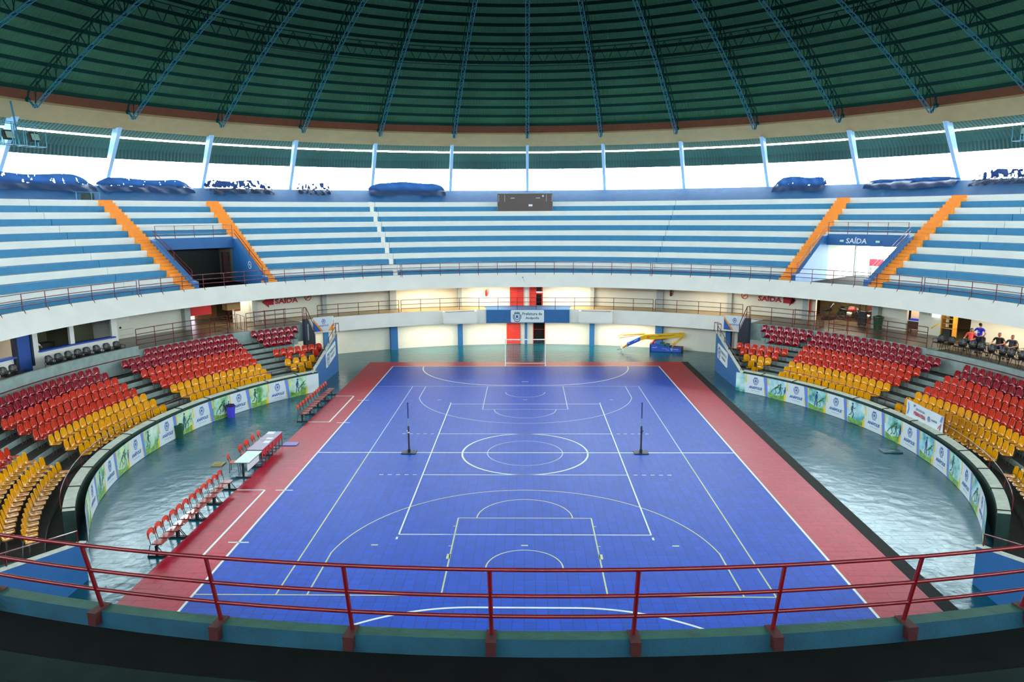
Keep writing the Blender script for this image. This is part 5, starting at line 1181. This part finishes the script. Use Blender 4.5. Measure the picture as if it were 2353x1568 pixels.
def person(loc, rz, label, pose, shirt, pants, hair, skin='#a8745a', sleeves=True):
    t = thing('person', label, 'person', loc, rz); ms = mat('skin_'+skin, skin, .55)
    K = {}
    if pose == 'stand':
        K = dict(pel=(0, 0, .92), chest=(0, .02, 1.3), neck=(0, .0, 1.47), head=(0, .03, 1.6), top=(0, .0, 1.74), legs=[[(s*.1, 0, .88), (s*.11, .02, .5), (s*.12, -.03, .1), (s*.12, .1, .04)] for s in (-1, 1)],
                 arms=[[(s*.19, 0, 1.4), (s*.36, -.06, 1.17), (s*.17, .12, 1.02)] for s in (-1, 1)])
    elif pose == 'desk':
        K = dict(pel=(0, 0, .5), chest=(0, .08, .88), neck=(0, .12, 1.05), head=(0, .17, 1.17), top=(0, .15, 1.3), legs=[[(s*.09, .05, .5), (s*.1, .42, .52), (s*.1, .42, .1), (s*.1, .52, .05)] for s in (-1, 1)],
                 arms=[[(s*.19, .08, .97), (s*.3, .2, .78), (s*.12, .22, 1.12) if s > 0 else (s*.2, .42, .8)] for s in (-1, 1)])
    else:
        lean = -.16; sp = .3 if pose == 'sit_wide' else .12
        K = dict(pel=(0, 0, .5), chest=(0, lean, .85), neck=(0, lean-.02, 1.03), head=(0, lean+.03, 1.15), top=(0, lean, 1.28), legs=[[(s*.09, .04, .5), (s*sp, .44, .55), (s*sp, .55, .12), (s*sp, .66, .06)] for s in (-1, 1)],
                 arms=[[(s*.2, lean, .95), (s*.3, lean+.14, .7), (s*.08, .16, .62)] for s in (-1, 1)])
        if pose == 'sit_cross': K['legs'][0] = [(-.09, .04, .5), (-.05, .45, .6), (.25, .5, .62), (.36, .52, .58)]
        if pose == 'sit_cross' or pose == 'sit_wide': K['arms'][1][2] = (.3, .3, .66)
    pel, ch, nk, hd, tp = (K[k] for k in ('pel', 'chest', 'neck', 'head', 'top')); mid = tuple((a+c)/2 for a, c in zip(pel, ch)); sh = (ch[0], ch[1], ch[2]+.1)
    mouth = (hd[0], hd[1]+.0, hd[2]-.06)
    chains = [[(*pel, .13), (*mid, .125), (*ch, .145), (*sh, .12), (*nk, .055), (*hd, .085), (*tp, .06)]]
    for a in K['arms']:
        s = 1 if a[0][0] > 0 else -1; h = a[2]; d = (Vector(a[2])-Vector(a[1])).normalized()
        chains.append([(*sh, .12), (*a[0], .06), (*a[1], .042), (*h, .03), (*(Vector(h)+d*.05), .038)])
        wr = Vector(h)+d*.05; side = d.cross(Vector((0, 0, 1))).normalized()
        for f_ in (-1.5, -.5, .5, 1.5): chains.append([(*wr, .038), (*(wr+d*(.09-.01*abs(f_))+side*.018*f_), .009)])
        chains.append([(*h, .03), (*(Vector(h)+d*.04-side*.05*s), .011)])
    for l in K['legs']: chains.append([(*pel, .13), (*l[0], .09), (*l[1], .06), (*l[2], .04), (*l[3], .035)])
    skin_obj('body', chains, ms, t, 2)
    ar = [[(*sh, .13), (*a[0], .075), (*(Vector(a[0]).lerp(Vector(a[1]), .6)), .062)] for a in K['arms']]
    skin_obj('shirt', [[(*pel, .145), (*mid, .145), (*ch, .16), (*sh, .13)]]+ar, shirt, t, 2)
    skin_obj('trousers', [[(*pel, .15), (*l[0], .105), (*l[1], .078), (*(Vector(l[1]).lerp(Vector(l[2]), .92)), .062)] for l in K['legs']], pants, t, 2)
    for l in K['legs']:
        b = MB(); f0 = Vector(l[3]); back = Vector(l[2]); n0 = [Vector((f0.x, back.y-.05, f0.z-.0)), Vector((f0.x, f0.y+.06, f0.z-.01))]
        me = MB(); me.tube([n0[0], n0[1]], [.05, .045], 8); me.v = [q+Vector(t.location) for q in me.v]; me.build('shoe', M_BLACK, t, smooth=True)
    b = MB(); b.ball(Vector(tp)+Vector((0, -.025, -.075)), .1, 12, sc=(.8, .95, .85)); b.v = [q+Vector(t.location) for q in b.v]; b.build('hair', hair, t, smooth=True)
    b = MB(); fy = hd[1]+.085
    for x in (-.033, .033): b.ball((x, fy-.012, hd[2]+.012), .011, 6)
    b.v = [q+Vector(t.location) for q in b.v]; b.build('eyes', M_BLACK, t)
    b = MB(); b.ball((0, fy, hd[2]-.018), .016, 6, sc=(1, 1.2, 1.6)); b.ball((.085, hd[1]-.01, hd[2]), .02, 6, sc=(.5, 1, 1.5)); b.ball((-.085, hd[1]-.01, hd[2]), .02, 6, sc=(.5, 1, 1.5)); b.v = [q+Vector(t.location) for q in b.v]; b.build('nose_and_ears', ms, t, smooth=True)
    b = MB(); b.box((-.03, fy-.02, hd[2]-.062), (.03, fy-.002, hd[2]-.05)); b.v = [q+Vector(t.location) for q in b.v]; b.build('mouth', mat('lips', '#7a3c34', .6), t)
    return t
HB = mat('hair_black', '#1a1412', .7); HG = mat('hair_cropped', '#5a4238', .8)
person(P(27.3, 71.0, 3.32), face_in(71.0)+.5, 'person in coral red shirt and dark trousers sitting cross legged in the right box', 'sit_cross', mat('shirt_coral', '#e8504a', .8), mat('jeans_dark', '#141c2c', .8), HB)
p2 = person(P(26.9, 72.9, 3.32), face_in(72.9)+PI+.15, 'person in royal blue shirt standing with hands on hips, back turned', 'stand', mat('shirt_royal', '#2a30c8', .8), mat('trousers_navy', '#101830', .8), HB, skin='#c09080')
person(P(27.3, 74.7, 3.32), face_in(74.7)+.5, 'person in black shirt and blue jeans leaning back in the right box', 'sit_wide', mat('shirt_black', '#101414', .8), mat('jeans_blue', '#2a4f8a', .8), HG, skin='#b87a64')
person(P(27.3, 76.4, 3.32), face_in(76.4)+.5, 'person in grey shirt with folded hands, rightmost of the seated people', 'sit', mat('shirt_slate', '#2a3444', .8), mat('jeans_teal', '#1d4258', .8), HG, skin='#b87a64')
person(P(28.0, -78.3, 3.35), face_in(-78.3)-.4, 'person in white shirt with a hand at the head behind the left booth window', 'desk', mat('shirt_white', '#d8dce4', .8), M_NAVY, HB)
b = MB(); f10 = lambda u, v: p2.location+Matrix.Rotation(p2.rotation_euler.z, 3, 'Z')@Vector((u, -.17, v))
put_stroke(b, [(-.09, 1.22), (.09, 1.22)], .035, f10); put_stroke(b, [(-.05, 1.3), (.05, 1.3)], .015, f10)
R_ = Matrix.Rotation(-p2.rotation_euler.z, 3, 'Z'); b.v = [p2.location+R_@(q-p2.location) for q in b.v]; b.build('shirt_print', M_SIGNW, p2)
# ================================================================== LAMPS OF THE PLACE
def ceiling_lamp(ph, R, z, e, col, lb, tilt=0.):
    t = thing('ceiling_lamp', lb, 'lamp', P(R, ph, z), 0, 'lamps under the decks'); b = MB(); b.obox(P(R, ph, z), 3.4, .5, .05, face_in(ph)); b.build('housing', M_SIGNW, t)
    l = lamp('ceiling_lamp_light', 'AREA', P(R, ph, z-.03), e, col, shape='RECTANGLE', size=3.4, size_y=.5)
    l.rotation_euler = (0, 0, face_in(ph))
WARM = (1.0, .82, .6)
LAMPS = [(-6.5, 28.0, 5.4, 480), (7, 28.0, 5.4, 480), (-18, 28.0, 5.4, 330), (31.8, 28.0, 5.4, 130), (-17, 27.7, 2.22, 420), (-5.8, 27.6, 2.22, 480), (6, 27.6, 2.22, 480), (17, 27.7, 2.22, 560), (-35.0, 28.2, 2.25, 120), (-49, 29.0, 5.4, 260), (49.5, 30.5, 5.5, 420), (71, 28.0, 5.4, 330), (77, 28.0, 5.4, 300), (-86, 28.3, 5.5, 160), (59.8, 30.2, 5.4, 120), (51, 33.5, 8.8, 700)]
LW = ['left of the red gallery doors', 'right of the red gallery doors', 'over the left part of the far gallery', 'over the right end of the far gallery', 'under the gallery at the left', 'under the gallery left of the goal', 'under the gallery right of the goal', 'above the folded hoop', 'over the stairs beside the left wedge wall', 'in the left exit', 'in the right garage', 'over the seated people', 'over the right end of the right box', 'in the booth at the left edge', 'in the narrow doorway', 'in the bright tunnel']
for (ph, R, z, e), w in zip(LAMPS, LW): ceiling_lamp(ph, R, z, e*LK, WARM if ph != 51 else (1, 1, 1), 'slim warm ceiling lamp '+w)
# unseen ground outside the hall, added to stop sky light from below
b = MB(); b.rev([(36.6, -.3), (160, -.5), (160, -.7), (36.6, -.7)], 0, 360, 48); struct('floor_outside', b, mat('outdoor_ground', '#3a4a38', .9, var=.3, vscale=.2))
